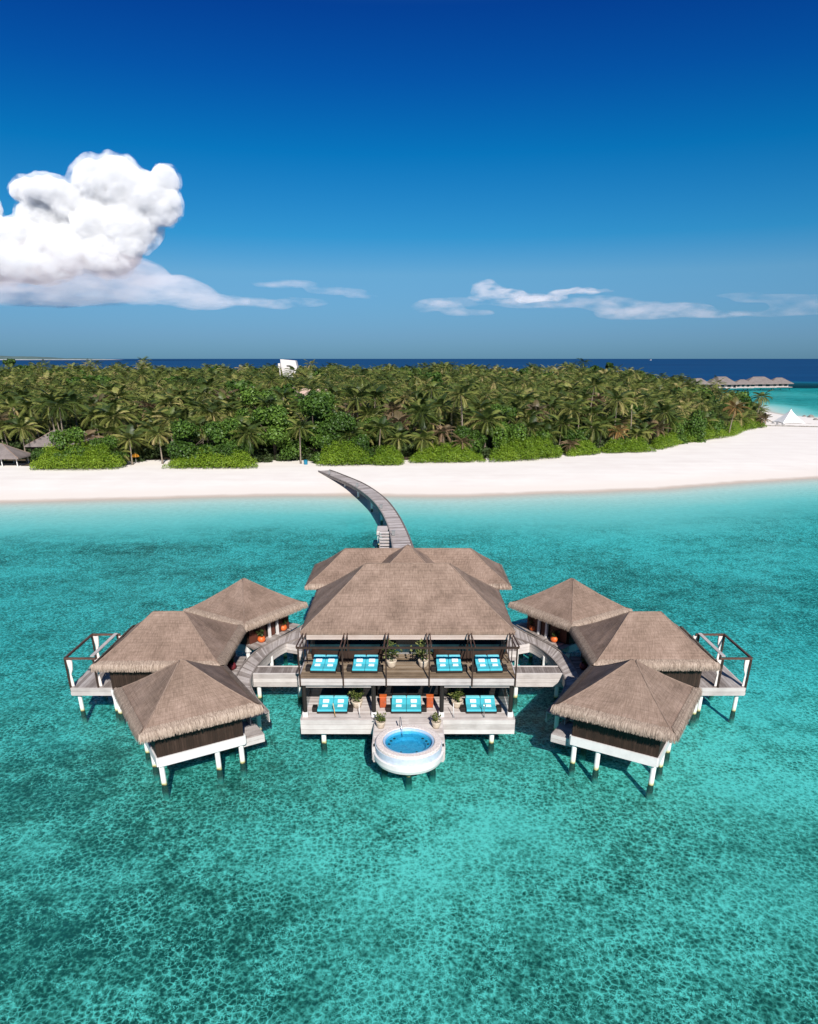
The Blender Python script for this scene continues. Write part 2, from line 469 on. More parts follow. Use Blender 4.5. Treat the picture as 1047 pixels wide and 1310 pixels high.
def mk_sand():
    """dry sand, damp rim, and under water coral rubble with a painted net of caustic light"""
    m, t, b = material('sand_and_reef')
    p = t.pos()
    sp = t.new('ShaderNodeSeparateXYZ'); t.link(p, sp.inputs[0])
    x, y, z = sp.outputs
    flat = t.scale(p, (1, 1, 0))
    # beach
    n1 = t.noise(flat, 0.12, 5, 0.6)
    n2 = t.noise(t.scale(p, (0.03, 0.22, 0)), 1.0, 4, 0.6)
    dry = t.ramp(t.math('ADD', t.math('MULTIPLY', n1, 0.5), t.math('MULTIPLY', n2, 0.5)), [(0.35, (.72, .655, .60)), (0.65, (.80, .75, .69))])
    wn = t.math('ADD', z, t.math('MULTIPLY', t.math('SUBTRACT', t.noise(flat, 0.25, 4), 0.5), 0.16))
    wet = t.smooth(wn, 0.02, 0.26)
    wet2 = t.smooth(wn, 0.35, 1.0)
    beach = t.mixc(wet, (.50, .42, .355), t.mixc(wet2, (.71, .64, .575), dry))
    # reef flat: rubble, with the caustic light net painted into its colour
    wv = t.vmath('SCALE', t.vmath('SUBTRACT', t.noise(flat, 0.9, 3, 0.6, out='Color'), (0.5, 0.5, 0.5)), scale=0.5)
    wp = t.scale(t.vmath('ADD', flat, wv), (1, 1, 0))
    cellc = t.voro(wp, 2.8, 'F1', 'Color', '2D')
    cs = t.new('ShaderNodeSeparateColor'); t.link(cellc, cs.inputs[0])
    core = t.voro(wp, 2.8, 'F1', 'Distance', '2D')
    edge = t.voro(wp, 2.8, 'DISTANCE_TO_EDGE', 'Distance', '2D')
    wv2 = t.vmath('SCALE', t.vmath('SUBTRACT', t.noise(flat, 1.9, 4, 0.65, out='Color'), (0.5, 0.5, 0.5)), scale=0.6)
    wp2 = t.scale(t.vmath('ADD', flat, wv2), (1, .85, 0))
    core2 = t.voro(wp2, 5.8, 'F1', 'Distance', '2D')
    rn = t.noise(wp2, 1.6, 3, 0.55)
    ridge = t.math('SUBTRACT', 1.0, t.smooth(t.math('ABSOLUTE', t.math('SUBTRACT', rn, 0.5)), 0.0, 0.017))  # pale filaments of caustic light, painted into the floor colour
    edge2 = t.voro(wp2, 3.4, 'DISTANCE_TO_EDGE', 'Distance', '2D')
    caustic_line2 = t.math('SUBTRACT', 1.0, t.smooth(edge2, 0.0, 0.055))
    vein = t.math('SUBTRACT', 1.0, t.smooth(edge, 0.0, 0.07))  # lines of caustic light, painted into the floor colour
    caustic_mask = t.smooth(t.noise(flat, 0.5, 3), 0.36, 0.64)
    caustic_mask2 = t.smooth(t.noise(flat, 0.27, 4), 0.44, 0.62)
    fine = t.noise(t.scale(wp2, (1, 1.15, 0)), 7.0, 4, 0.78)
    mid = t.noise(flat, 0.8, 4, 0.62)
    big = t.noise(t.scale(p, (1, 1.3, 0)), 0.055, 5, 0.6)
    huge = t.noise(t.scale(p, (0.7, 1.6, 0)), 0.016, 3, 0.5)
    f = t.math('ADD', t.math('MULTIPLY', cs.outputs[0], 0.18), t.math('MULTIPLY', fine, 0.66))
    f = t.math('ADD', f, t.math('MULTIPLY', core, 0.42))
    f = t.math('ADD', f, t.math('MULTIPLY', core2, 0.36))
    f = t.math('ADD', f, t.math('MULTIPLY', t.math('MULTIPLY', ridge, caustic_mask), 0.62))
    f = t.math('ADD', f, t.math('MULTIPLY', t.math('MULTIPLY', vein, caustic_mask2), 0.40))
    f = t.math('ADD', f, t.math('MULTIPLY', t.math('MULTIPLY', caustic_line2, caustic_mask), 0.42))
    contrast = t.math('ADD', 1.0, t.math('MULTIPLY', t.smooth(t.noise(flat, 0.10, 4), 0.35, 0.65), 0.45))
    f = t.math('MULTIPLY', t.math('SUBTRACT', f, 0.76), contrast)
    f = t.math('ADD', f, t.math('MULTIPLY', mid, 0.42))
    f = t.math('ADD', f, t.math('MULTIPLY', big, 0.80))
    f = t.math('ADD', f, t.math('MULTIPLY', huge, 0.42))
    pt = t.math('MULTIPLY', t.attr('patch'), t.math('ADD', 0.05, t.math('MULTIPLY', t.smooth(t.noise(flat, 0.22, 5, 0.65), 0.36, 0.58), 0.20)))
    f = t.math('ADD', f, pt)
    f = t.math('SUBTRACT', f, 0.315)
    reef = t.ramp(f, [(0.14, (.04, .065, .046)), (0.32, (.13, .17, .125)), (0.50, (.28, .33, .27)), (0.70, (.52, .56, .49)), (1.0, (.88, .89, .82))])
    # greener growth on the rubble of the outer reef flat
    algae = t.math('SUBTRACT', 1.0, t.smooth(t.math('ADD', y, t.math('MULTIPLY', big, 24.0)), 52.0, 88.0))
    reef = t.mixc(t.math('MULTIPLY', algae, 1.0), reef, (1.65, 1.0, .88), 'MULTIPLY')
    zz = t.math('ADD', z, t.math('MULTIPLY', t.math('SUBTRACT', big, 0.5), 0.45))
    sandy = t.smooth(zz, -1.20, -0.66)
    under = t.mixc(sandy, reef, t.ramp(mid, [(0.3, (.60, .56, .50)), (0.7, (.70, .66, .60))]))
    c = t.mixc(t.smooth(z, -0.25, 0.02), under, beach)
    t.link(c, b.inputs['Base Color'])
    b.inputs['Roughness'].default_value = 0.95
    b.inputs['Specular IOR Level'].default_value = 0.1
    t.link(t.bump(t.noise(flat, 1.2, 5, 0.65), 0.25, 0.06), b.inputs['Normal'])
    return m
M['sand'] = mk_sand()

def mk_water():
    """clear lagoon water: depth tints what is below, ripples mirror the sky; deep sea scatters blue"""
    m, t, b = material('sea_water')
    out = t.n['Material Output']
    p = t.pos()
    d = t.attr('depth')
    def tr(k): return t.math('EXPONENT', t.math('MULTIPLY', d, -k))
    cc = t.new('ShaderNodeCombineColor')
    t.link(tr(1.15), cc.inputs[0]); t.link(tr(0.18), cc.inputs[1]); t.link(tr(0.15), cc.inputs[2])
    tra = t.new('ShaderNodeBsdfTransparent'); t.link(cc.outputs[0], tra.inputs[0])
    dif = t.new('ShaderNodeBsdfDiffuse')
    deepn = t.noise(t.scale(p, (0.3, 1.0, 0)), 0.004, 4)
    t.link(t.mixc(t.smooth(d, 3.0, 13.0), (.003, .21, .29), t.ramp(deepn, [(0.3, (.002, .034, .115)), (0.7, (.004, .052, .155))])), dif.inputs[0])
    scat = t.math('SUBTRACT', 1.0, t.math('EXPONENT', t.math('MULTIPLY', d, -0.055)))
    scat = t.math('MAXIMUM', scat, t.smooth(d, 3.5, 10.0))
    body = t.new('ShaderNodeMixShader'); t.link(scat, body.inputs[0]); t.link(tra.outputs[0], body.inputs[1]); t.link(dif.outputs[0], body.inputs[2])
    w1 = t.noise(t.scale(p, (1.0, 1.5, 1)), 0.9, 4, 0.6)
    w2 = t.noise(t.scale(p, (1.0, 1.8, 1)), 3.2, 3, 0.6)
    nrm = t.bump(t.math('ADD', w1, t.math('MULTIPLY', w2, 0.35)), 0.55, 0.28)
    gl = t.new('ShaderNodeBsdfGlossy'); gl.inputs['Roughness'].default_value = 0.06
    t.link(nrm, gl.inputs['Normal'])
    mx = t.new('ShaderNodeMixShader')
    t.link(t.math('MINIMUM', t.math('MULTIPLY', t.schlick(0.02, nrm), 0.6), 0.09), mx.inputs[0])
    t.link(body.outputs[0], mx.inputs[1]); t.link(gl.outputs[0], mx.inputs[2])
    t.link(mx.outputs[0], out.inputs['Surface'])
    return m
M['water'] = mk_water()

# seagrass and coral (negative) and clean sand (positive) patches of the lagoon floor
PATCH = [(-20.64, 31.02, 5, -1), (-19.3, 24.93, 5, -1), (-15.59, 39.46, 6, -0.9), (-57.95, 121.77, 14, -0.5), (-36.03, 145.73, 12, -0.35), (-43.93, 99.88, 12, -0.4), (6.04, 149.87, 10, -0.4), (23.26, 69.97, 5, -1), (33.89, 95.95, 8, -0.5), (88.82, 166.74, 16, -1), (48.46, 87.22, 10, -0.6), (-27.38, 49.35, 7, -0.7), (4.69, 26.85, 4, -0.6), (-5.01, 27.1, 4, -0.6), (-28.92, 43.72, 8, -0.8), (22.9, 36.57, 6, -0.7), (9.37, 54.73, 4, -0.3), (19.3, 24.71, 5, -0.8), (-7.95, 32.29, 5, -0.4), (-11.23, 27.62, 5, -0.5), (-4.19, 36.57, 8, 0.8), (-3.99, 29.25, 5, 0.3), (6.24, 39.9, 7, 0.5), (26.51, 46.97, 9, 0.9), (48.78, 121.77, 18, 0.6), (35.81, 61.14, 10, 0.7), (-17.18, 90.54, 9, 0.5), (1.67, 32.29, 5, 0.4), (-16.69, 24.26, 3, 0.8), (19.31, 27.1, 4, 0.6), (-27.58, 71.08, 9, 0.4), (19.54, 32.29, 4, 0.4)]
GR = np.zeros_like(XX)
for px_, py_, r_, w_ in PATCH:
    GR += w_ * np.exp(-(((XX - px_) / (r_ * 1.25)) ** 2 + ((YY - py_) / r_) ** 2))
SPLIT = HCELL > -1.0
near_land = (XX[:-1, :-1] > -1200) & (XX[:-1, :-1] < 400) & (YY[:-1, :-1] < 800) & (YY[:-1, :-1] > 40)
SPLIT &= near_land
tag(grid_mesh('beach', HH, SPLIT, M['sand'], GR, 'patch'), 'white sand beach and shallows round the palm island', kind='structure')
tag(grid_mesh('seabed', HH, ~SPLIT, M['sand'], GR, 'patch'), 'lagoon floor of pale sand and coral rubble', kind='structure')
tag(grid_mesh('water', np.zeros_like(HH), np.ones_like(HCELL, dtype=bool), M['water'], np.maximum(-HH, 0.0)), 'clear turquoise lagoon turning deep blue at the horizon', kind='structure')

def zg(x, y):
    return float(ground_h(np.array([float(x)]), np.array([float(y)]))[0])

# forest floor: a thin sheet of soil under the trees
from mathutils.geometry import tessellate_polygon
ff = MB()
# offset sheet laid as a grid of cells inside the vegetation outline
fx = np.arange(-560, 205, 6.0); fy = np.arange(170, 625, 6.0)
FX, FY = np.meshgrid(fx, fy)
fin = sdf(VEG, FX, FY) > 1.0
FH = ground_h(FX, FY) + 0.05
vid = {}
for j in range(len(fy) - 1):
    for i in range(len(fx) - 1):
        if fin[j, i] and fin[j + 1, i] and fin[j, i + 1] and fin[j + 1, i + 1]:
            q = []
            for jj, ii in ((j, i), (j, i + 1), (j + 1, i + 1), (j + 1, i)):
                if (jj, ii) not in vid:
                    vid[(jj, ii)] = len(ff.v); ff.v.append((FX[jj, ii], FY[jj, ii], FH[jj, ii])); ff.t.append(.5)
                q.append(vid[(jj, ii)])
            ff.f.append(tuple(q))
tag(ff.build('forest_floor', M['soil'], smooth=True), 'shaded soil under the island trees', kind='structure')

# ------------------------------------------------------------------ roofs
def add_uv(me, uvs):
    ul = me.uv_layers.new(name='UVMap')
    li = np.empty(len(me.loops), dtype=np.int32)
    me.loops.foreach_get('vertex_index', li)
    ul.data.foreach_set('uv', np.array(uvs, dtype=np.float32)[li].ravel())

def hip_roof(name, parent, c, w, d, rz, z_e, z_r, ridge, mat, thick=0.3, sag=0.10, step=0.35, rough=0.05, cap=True, capmat=None, capr=0.06):
    """four thatched slopes with a little sag, an eave edge and a soffit; local x along the ridge.
    geometry is written relative to the parent's location; c is the roof centre"""
    ca, sa = cos(rz), sin(rz)
    o = parent.location
    def W(x, y, z): return (c[0] + x * ca - y * sa - o.x, c[1] + x * sa + y * ca - o.y, z - o.z)
    hw, hd, hr = w / 2, d / 2, ridge / 2
    E = [(-hw, -hd), (hw, -hd), (hw, hd), (-hw, hd)]
    Rg = [(-hr, 0), (hr, 0)]
    slopes = [(E[0], E[1], Rg[1], Rg[0]), (E[1], E[2], Rg[1], Rg[1]), (E[2], E[3], Rg[0], Rg[1]), (E[3], E[0], Rg[0], Rg[0])]
    V, F, UV = [], [], []
    seed = c[0] * 3.1 + c[1]
    for k, (a, b, rb, ra) in enumerate(slopes):
        L = math.dist(a, b); S = math.hypot(math.dist(((a[0] + b[0]) / 2, (a[1] + b[1]) / 2), ((ra[0] + rb[0]) / 2, (ra[1] + rb[1]) / 2)), z_r - z_e)
        nu, nv = max(4, int(L / step)), max(4, int(S / step))
        base = len(V)
        for j in range(nv + 1):
            v = j / nv
            for i in range(nu + 1):
                u = i / nu
                x = (a[0] + (b[0] - a[0]) * u) * (1 - v) + (ra[0] + (rb[0] - ra[0]) * u) * v
                y = (a[1] + (b[1] - a[1]) * u) * (1 - v) + (ra[1] + (rb[1] - ra[1]) * u) * v
                z = z_e + (z_r - z_e) * v - sag * sin(pi * v)
                edge = min(1.0, 4 * min(u, 1 - u) + 0.0) * min(1, 6 * (1 - v))
                nz = mnoise.noise((x * 0.8 + seed, y * 0.8, z)) * rough * 1.6 + mnoise.noise((x * 3 + seed, y * 3, z * 2)) * rough
                z += nz * (0.25 + 0.75 * edge)
                V.append(W(x, y, z)); UV.append((u * L + k * 40 + (0.5 - u) * L * v * (1 if k % 2 else 0.5), v * S))
        for j in range(nv):
            for i in range(nu):
                p = base + j * (nu + 1) + i
                F.append((p, p + 1, p + nu + 2, p + nu + 1))
        # eave edge
        e0 = len(V)
        for i in range(nu + 1):
            x0, y0, z0 = V[base + i]
            V.append((x0, y0, z_e - thick - o.z)); UV.append((UV[base + i][0], -thick))
        for i in range(nu):
            F.append((base + i + 1, base + i, e0 + i, e0 + i + 1))
    s0 = len(V)
    for (x, y) in E: V.append(W(x, y, z_e - thick)); UV.append((0, 0))
    F.append((s0 + 3, s0 + 2, s0 + 1, s0))
    me = bpy.data.meshes.new(name)
    me.from_pydata(V, [], F)
    add_uv(me, UV)
    me.polygons.foreach_set('use_smooth', [True] * len(me.polygons))
    me.update()
    me.materials.clear()
    ob = link_mesh(name, me, mat, parent)
    if cap:
        mb = MB()
        ends = [(E[0], Rg[0]), (E[1], Rg[1]), (E[2], Rg[1]), (E[3], Rg[0])]
        for e, r in ends:
            pts = []
            for q in range(15):
                v = q / 14
                x = e[0] + (r[0] - e[0]) * v; y = e[1] + (r[1] - e[1]) * v
                z = z_e + (z_r - z_e) * v - sag * sin(pi * v) - capr * 0.45
                pts.append(W(x, y, z + 0.03 * mnoise.noise((x, y, z))))
            mb.tube(pts, capr, 8, 0.5)
        if ridge > 0.2:
            mb.tube([W(-hr, 0, z_r - capr * .45), W(0, 0, z_r - capr * .5), W(hr, 0, z_r - capr * .45)], capr, 8, 0.5)
        mb.build('hip_cap', capmat or M['thatch_cap'], ob, smooth=True)
    return ob

def fringe(parent, c, w, d, rz, z_e, z_r, ridge, per_m=34, up=0.62, out=0.18, hang=0.42, rows=3, o=None, name='straw_fringe'):
    """loose straw hanging all round the eaves, starting a little way up the slope"""
    rnd = np.random.default_rng(int(abs(c[0] * 77 + c[1] * 13)) + 5)
    ca, sa = cos(rz), sin(rz)
    hw, hd, hr = w / 2, d / 2, ridge / 2
    E = [(-hw, -hd), (hw, -hd), (hw, hd), (-hw, hd)]
    V, T, ti = [], [], []
    for k in range(4):
        a = np.array(E[k]); b = np.array(E[(k + 1) % 4])
        L = np.linalg.norm(b - a); dr = (b - a) / L
        nrm = np.array([dr[1], -dr[0]])
        rise = (z_r - z_e) / (hd if k % 2 == 0 else (hw - hr))
        sl = math.hypot(1, rise)
        inx, inz = 1 / sl, rise / sl
        n = int(L * per_m)
        for r in range(rows):
            uu = (np.arange(n) + rnd.uniform(-.4, .4, n)) / n
            for u in uu:
                s_up = up * rnd.uniform(0.75, 1.05) * (1 - 0.35 * r)
                corner = min(u, 1 - u) * L
                s_up = min(s_up, max(0.1, corner * 0.9))
                p = a + dr * (u * L)
                wd = rnd.uniform(.014, .034)
                hg = hang * rnd.uniform(0.45, 1.3)
                ou = out * rnd.uniform(0.5, 1.5)
                jx = rnd.normal(0, 0.10)
                lift = 0.05 + 0.05 * r
                P0 = p - nrm * (s_up * inx); z0 = z_e + s_up * inz + lift
                P1 = p + nrm * (ou * 0.35) + dr * jx * .4; z1 = z_e + lift - 0.02
                P2 = p + nrm * ou + dr * jx; z2 = z_e - hg
                bi = len(V)
                for (P, z, ww) in ((P0, z0, wd * .6), (P1, z1, wd), (P2, z2, wd * .3)):
                    for sg in (-1, 1):
                        q = P + dr * (sg * ww)
                        V.append((c[0] + q[0] * ca - q[1] * sa - o.x, c[1] + q[0] * sa + q[1] * ca - o.y, z - o.z))
                T += [(bi, bi + 1, bi + 3), (bi, bi + 3, bi + 2), (bi + 2, bi + 3, bi + 5), (bi + 2, bi + 5, bi + 4)]
                tt = rnd.uniform(0.15, 0.95)
                ti += [tt * .7, tt * .7, tt, tt, tt * .9, tt * .9]
    me = tri_mesh(name, np.array(V), np.array(T), np.array(ti))
    return link_mesh(name, me, M['straw'], parent)

def rot2(c, x, y, rz):
    return (c[0] + x * cos(rz) - y * sin(rz), c[1] + x * sin(rz) + y * cos(rz))

def add_pile(parent, x, y, top, r=0.17, name='pile'):
    b = zg(x, y) - 0.4
    mb = MB()
    mb.tube([(x, y, b), (x, y, -0.35), (x, y, 0.05), (x, y, top)], [r * 1.18, r * 1.2, r * 1.02, r], 12, caps=True)
    return mb.build(name, M['pile'], parent, parent.location, smooth=False)

def boards(mb, p, q, z0, z1, n, th, rnd=random):
    """horizontal boards stacked from z0 up to z1 along the line p-q (faces a little proud of each other)"""
    p, q = Vector((p[0], p[1], 0)), Vector((q[0], q[1], 0))
    h = (z1 - z0) / n
    for i in range(n):
        z = z0 + h * (i + .5)
        off = 0.0
        mb.bar((p.x, p.y, z), (q.x, q.y, z), th, h - 0.025, rnd.uniform(.2, .85))

def deck_planks(mb, x0, x1, y0, y1, z, along='x', w=0.2, th=0.08, lo=.1, hi=.9):
    if along == 'x':
        n = max(1, int((y1 - y0) / w)); w = (y1 - y0) / n
        for i in range(n):
            mb.box(((x0 + x1) / 2, y0 + (i + .5) * w, z - th / 2), (x1 - x0, w - 0.018, th), 0, random.uniform(lo, hi))
    else:
        n = max(1, int((x1 - x0) / w)); w = (x1 - x0) / n
        for i in range(n):
            mb.box((x0 + (i + .5) * w, (y0 + y1) / 2, z - th / 2), (w - 0.018, y1 - y0, th), 0, random.uniform(lo, hi))

CX = -0.1      # the axis of the whole building group

SKY = [(0.0, (.125, .285, .56)), (.054, (.155, .305, .57)), (.19, (.20, .40, .57)), (.27, (.066, .368, .572)), (.43, (.008, .305, .55)), (.56, (.006, .197, .505)), (.67, (.006, .135, .45)), (1.0, (.35, .5, .7))]
# ================================================================== main pavilion
def pot_plant(label, loc, kind, cat='potted plant', group=None, seed=0, ph=0.5, pr=0.32, lh=0.8, potmat=None, leaf=None):
    """kind: 'bowl' | 'tall'; returns a thing with pot and foliage"""
    rnd = random.Random(seed)
    t = empty('potted_plant', label, cat, loc, 0, group)
    mb = MB()
    if kind == 'round':
        prof = [(pr * .55, 0), (pr * .9, ph * .25), (pr, ph * .55), (pr * .85, ph * .85), (pr * .62, ph), (pr * .5, ph), (pr * .5, ph * .88), (0.0, ph * .86)]
    else:
        prof = [(pr * .62, 0), (pr * .78, ph * .3), (pr * .95, ph * .8), (pr, ph), (pr * .88, ph), (pr * .85, ph * .88), (0.0, ph * .86)]
    mb.lathe(prof, (0, 0, 0), 20)
    mb.build('pot', potmat or M['cream_pot'], t, smooth=True)
    V, T, ti = [], [], []
    for k in range(rnd.randint(16, 22)):
        a = rnd.uniform(0, 2 * pi); sp = rnd.uniform(.1, .75) * lh * .8; hh = rnd.uniform(.45, 1.0) * lh
        p0 = Vector((cos(a) * pr * .25, sin(a) * pr * .25, ph * .85))
        p1 = Vector((cos(a) * sp, sin(a) * sp, ph * .85 + hh))
        for q in range(7):
            f = rnd.uniform(.35, 1.05)
            c = p0.lerp(p1, f)
            d = Vector((rnd.gauss(0, 1), rnd.gauss(0, 1), rnd.gauss(0.2, .7))).normalized()
            s = d.cross(Vector((0, 0, 1)))
            if s.length < .05: continue
            s.normalize()
            L = rnd.uniform(.14, .30) * (lh ** .5); w = L * .32
            b = len(V)
            V += [c, c + d * L * .5 + s * w, c + d * L, c + d * L * .5 - s * w]
            T += [(b, b + 1, b + 2), (b, b + 2, b + 3)]
            ti += [rnd.uniform(0.1, .95)] * 4
        b = len(V); s = Vector((-sin(a), cos(a), 0)) * .012
        V += [p0 - s, p0 + s, p1]; T += [(b, b + 1, b + 2)]; ti += [.2] * 3
    me = tri_mesh('foliage', np.array([tuple(v) for v in V]), np.array(T), np.array(ti))
    link_mesh('foliage', me, leaf or M['pot_leaf'], t)
    return t

ZL, ZU = 2.5, 5.8           # lower and upper deck
YF = 48.3                   # front of the decks
pav = empty('spa_pavilion', 'two storey thatched pavilion with open front decks, in the centre', 'pavilion', (CX, 52, 0))
hip_roof('roof', pav, (CX, 57.43), 17.0, 10.9, 0, 8.25, 12.3, 7.0, M['thatch'], thick=0.28, capr=0.07)
# pale eave boards below the front and side eaves
mb = MB(); boards(mb, (CX - 8.3, 52.06), (CX + 8.3, 52.06), 7.55, 8.0, 2, 0.1)
for sx in (-1, 1): mb.cut(); boards(mb, (CX + sx * 8.38, 52.1), (CX + sx * 8.38, 62.7), 7.55, 7.98, 2, 0.1)
mb.build('eave_board', M['eave'], pav, pav.location)
# upper deck
mb = MB(); deck_planks(mb, CX - 8.2, CX + 8.2, 48.36, 53.3, ZU, 'x', 0.19)
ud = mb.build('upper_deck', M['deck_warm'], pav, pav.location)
mb = MB(); boards(mb, (CX - 8.22, 48.28), (CX + 8.22, 48.28), 5.30, 5.86, 2, 0.1)
for sx in (-1, 1): mb.cut(); boards(mb, (CX + sx * 8.25, 48.35), (CX + sx * 8.25, 60.0), 5.3, 5.86, 2, 0.08)
mb.build('fascia', M['fascia'], ud, pav.location)
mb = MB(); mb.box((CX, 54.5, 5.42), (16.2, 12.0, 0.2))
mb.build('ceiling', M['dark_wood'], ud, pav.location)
# lower deck with its boarded edge
mb = MB(); deck_planks(mb, CX - 8.2, CX + 8.2, 48.1, 52.2, ZL, 'x', 0.2)
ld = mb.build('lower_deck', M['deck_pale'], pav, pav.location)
mb = MB()
for sx in (-1, 1): mb.cut(); boards(mb, (CX + sx * 8.28, 48.02), (CX + sx * 2.55, 48.02), 1.26, 2.5, 3, 0.1)
for sx in (-1, 1): mb.cut(); boards(mb, (CX + sx * 8.26, 48.08), (CX + sx * 8.26, 60.0), 1.26, 2.5, 3, 0.08)
mb.build('fascia', M['fascia'], ld, pav.location)
mb = MB(); mb.box((CX, 54.1, 2.1), (16.3, 11.8, 0.5))
mb.build('floor_slab', M['dark_wood'], ld, pav.location)
# upper front wall: dark glass bays with frames, a curved dark screen in the outer bays
YW = 53.3
for i in range(5):
    x0 = CX - 8.1 + i * 3.24; x1 = x0 + 3.24
    mb = MB(); mb.box(((x0 + x1) / 2, YW + .06, 6.78), (x1 - x0 - .14, .06, 1.9))
    g = mb.build('glass_panel', M['glass'], pav, pav.location)
    mb = MB()
    mb.box((x0 + .04, YW + .02, 6.75), (.1, .12, 1.9)); mb.box((x1 - .04, YW + .02, 6.75), (.1, .12, 1.9)); mb.box(((x0 + x1) / 2, YW + .02, 5.87), (x1 - x0 - .2, .11, .12))
    mb.build('frame', M['dark_wood'] if i != 2 else M['grey_metal'], g, pav.location)
mb = MB(); mb.box((CX, 53.9, 7.75), (16.3, 0.9, 0.12)); mb.build('soffit', M['dark_wood'], pav, pav.location)
for sx in (-1, 1):
    mb = MB(); cx = CX + sx * 4.9
    n = 24; pts = []
    mb2 = MB()
    vs, fs = [], []
    for k in range(n + 1):
        a = pi + pi * k / n
        vs.append((cx + 2.85 * cos(a), 52.4 + 0.85 * sin(a), ZU + .02)); vs.append((cx + 2.85 * cos(a), 52.4 + 0.85 * sin(a), ZU + .95))
    for k in range(n): fs.append((2 * k, 2 * k + 2, 2 * k + 3, 2 * k + 1))
    b = len(vs); 
    for k in range(n + 1):
        a = pi + pi * k / n
        vs.append((cx + 2.72 * cos(a), 52.4 + 0.74 * sin(a), ZU + .95)); vs.append((cx + 2.72 * cos(a), 52.4 + 0.74 * sin(a), ZU + .02))
    for k in range(n): fs.append((2 * k + 1, 2 * k + 3, b + 2 * k + 2, b + 2 * k)); fs.append((b + 2 * k, b + 2 * k + 2, b + 2 * k + 3, b + 2 * k + 1))
    mb2.add(vs, fs, .5)
    mb2.build('curved_screen', M['dark_wood'], pav, pav.location)
# upper side walls, back wall
for sx in (-1, 1):
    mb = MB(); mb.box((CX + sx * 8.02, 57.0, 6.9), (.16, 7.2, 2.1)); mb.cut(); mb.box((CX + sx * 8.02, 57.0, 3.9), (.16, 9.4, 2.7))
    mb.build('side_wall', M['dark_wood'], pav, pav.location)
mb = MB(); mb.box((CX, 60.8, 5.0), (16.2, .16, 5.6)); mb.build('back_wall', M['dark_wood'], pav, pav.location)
# lower front wall: tinted glass in the side bays, dark openings in the middle
for i, (xa, xb) in enumerate([(-8.0, -2.72), (-2.5, 2.5), (2.72, 8.0)]):
    mb = MB(); mb.box((CX + (xa + xb) / 2, 52.12 if i != 1 else 52.3, 3.9), (xb - xa, .06, 2.75))
    g = mb.build('glass_panel', M['glass'], pav, pav.location)
    mb = MB()
    n = 3 if i != 1 else 4
    for k in range(n + 1): mb.cut(); mb.box((CX + xa + (xb - xa) * k / n, 52.05 if i != 1 else 52.23, 3.9), (.07, .07, 2.7))
    mb.build('frame', M['dark_wood'], g, pav.location)
# beams under the upper deck in the side bays
mb = MB()
for sx in (-1, 1): mb.cut(); mb.box((CX + sx * 5.35, 48.75, 5.12), (5.1, .3, .3), 0, .3)
mb.build('beam', M['fascia'], pav, pav.location)
# side glass of the lower deck bays
for sx in (-1, 1):
    mb = MB(); mb.box((CX + sx * 7.98, 50.3, 3.9), (.03, 3.2, 2.5)); mb.build('side_glass', M['clear_glass'], pav, pav.location)
# lower columns: black with white feet
for x in (-7.95, -2.62, 2.62, 7.95):
    mb = MB(); mb.tube([(CX + x, 48.62, 2.9), (CX + x, 48.62, 5.32)], .17, 14)
    cl = mb.build('column', M['black_wicker'], pav, pav.location, smooth=False)
    mb = MB(); mb.box((CX + x, 48.62, 2.7), (.42, .42, .42)); mb.build('column_base', M['white_paint'], cl, pav.location, bevel=.03)
# balcony pergola: posts, doubled rafters to the eave, one long front beam
PX = [-8.12, -4.86, -1.62, 1.62, 4.86, 8.12]
for x in PX:
    mb = MB(); mb.box((CX + x, 48.17, 6.86), (.11, .11, 3.26)); mb.build('pergola_post', M['dark_wood'], pav, pav.location, bevel=.015)
    mb = MB()
    for dx in (-.13, .13): mb.cut(); mb.box((CX + x + dx, 51.45, 6.97), (.06, .10, 2.34))
    mb.build('rear_post', M['dark_wood'], pav, pav.location)
    mb = MB()
    for dx in (-.13, .13): mb.cut(); mb.bar((CX + x + dx, 48.1, 8.50), (CX + x + dx, 51.7, 8.20), .06, .12)
    mb.build('rafter', M['brown_beam'], pav, pav.location)
mb = MB(); mb.box((CX, 48.17, 8.42), (16.5, .15, .14)); mb.build('pergola_beam', M['dark_wood'], pav, pav.location)
for x, y in [(-6.65, 48.8), (6.65, 48.8), (-2.6, 48.8), (2.6, 48.8), (-7.6, 55), (7.6, 55), (-7.6, 60), (7.6, 60), (0, 55), (-3.8, 55), (3.8, 55)]:
    add_pile(pav, CX + x, y, 1.9, .19)

# ------------------------------------------------------------------ rear wing
rw = empty('rear_wing', 'lower thatched wing with a pointed centre peak behind the two storey pavilion', 'pavilion', (CX, 75, 0))
hip_roof('roof', rw, (CX, 75.4), 21.7, 8.6, 0, 6.0, 9.05, 13.6, M['thatch'], thick=0.3, capr=.07)
fringe(rw, (CX, 75.4), 21.7, 8.6, 0, 6.0, 9.05, 13.6, per_m=22, up=.4, out=.12, hang=.3, rows=1, o=rw.location)
hip_roof('peak_roof', rw, (CX, 72.6), 10.0, 9.6, 0, 6.25, 10.15, 0.05, M['thatch'], thick=0.3, capr=.07)
mb = MB(); mb.box((CX, 75.4, 4.2), (18.5, 6.2, 3.3)); mb.build('wall', M['dark_wood'], rw, rw.location)
mb = MB(); deck_planks(mb, CX - 10.4, CX + 10.4, 62.0, 79.0, ZL, 'y', .25); mb.build('floor_deck', M['deck'], rw, rw.location)
mb = MB(); boards(mb, (CX - 10.4, 61.95), (CX + 10.4, 61.95), 1.5, 2.5, 3, .08); mb.cut(); boards(mb, (CX - 10.42, 62), (CX - 10.42, 79), 1.5, 2.5, 3, .08); mb.cut(); boards(mb, (CX + 10.42, 62), (CX + 10.42, 79), 1.5, 2.5, 3, .08)
mb.build('fascia', M['fascia'], rw, rw.location)
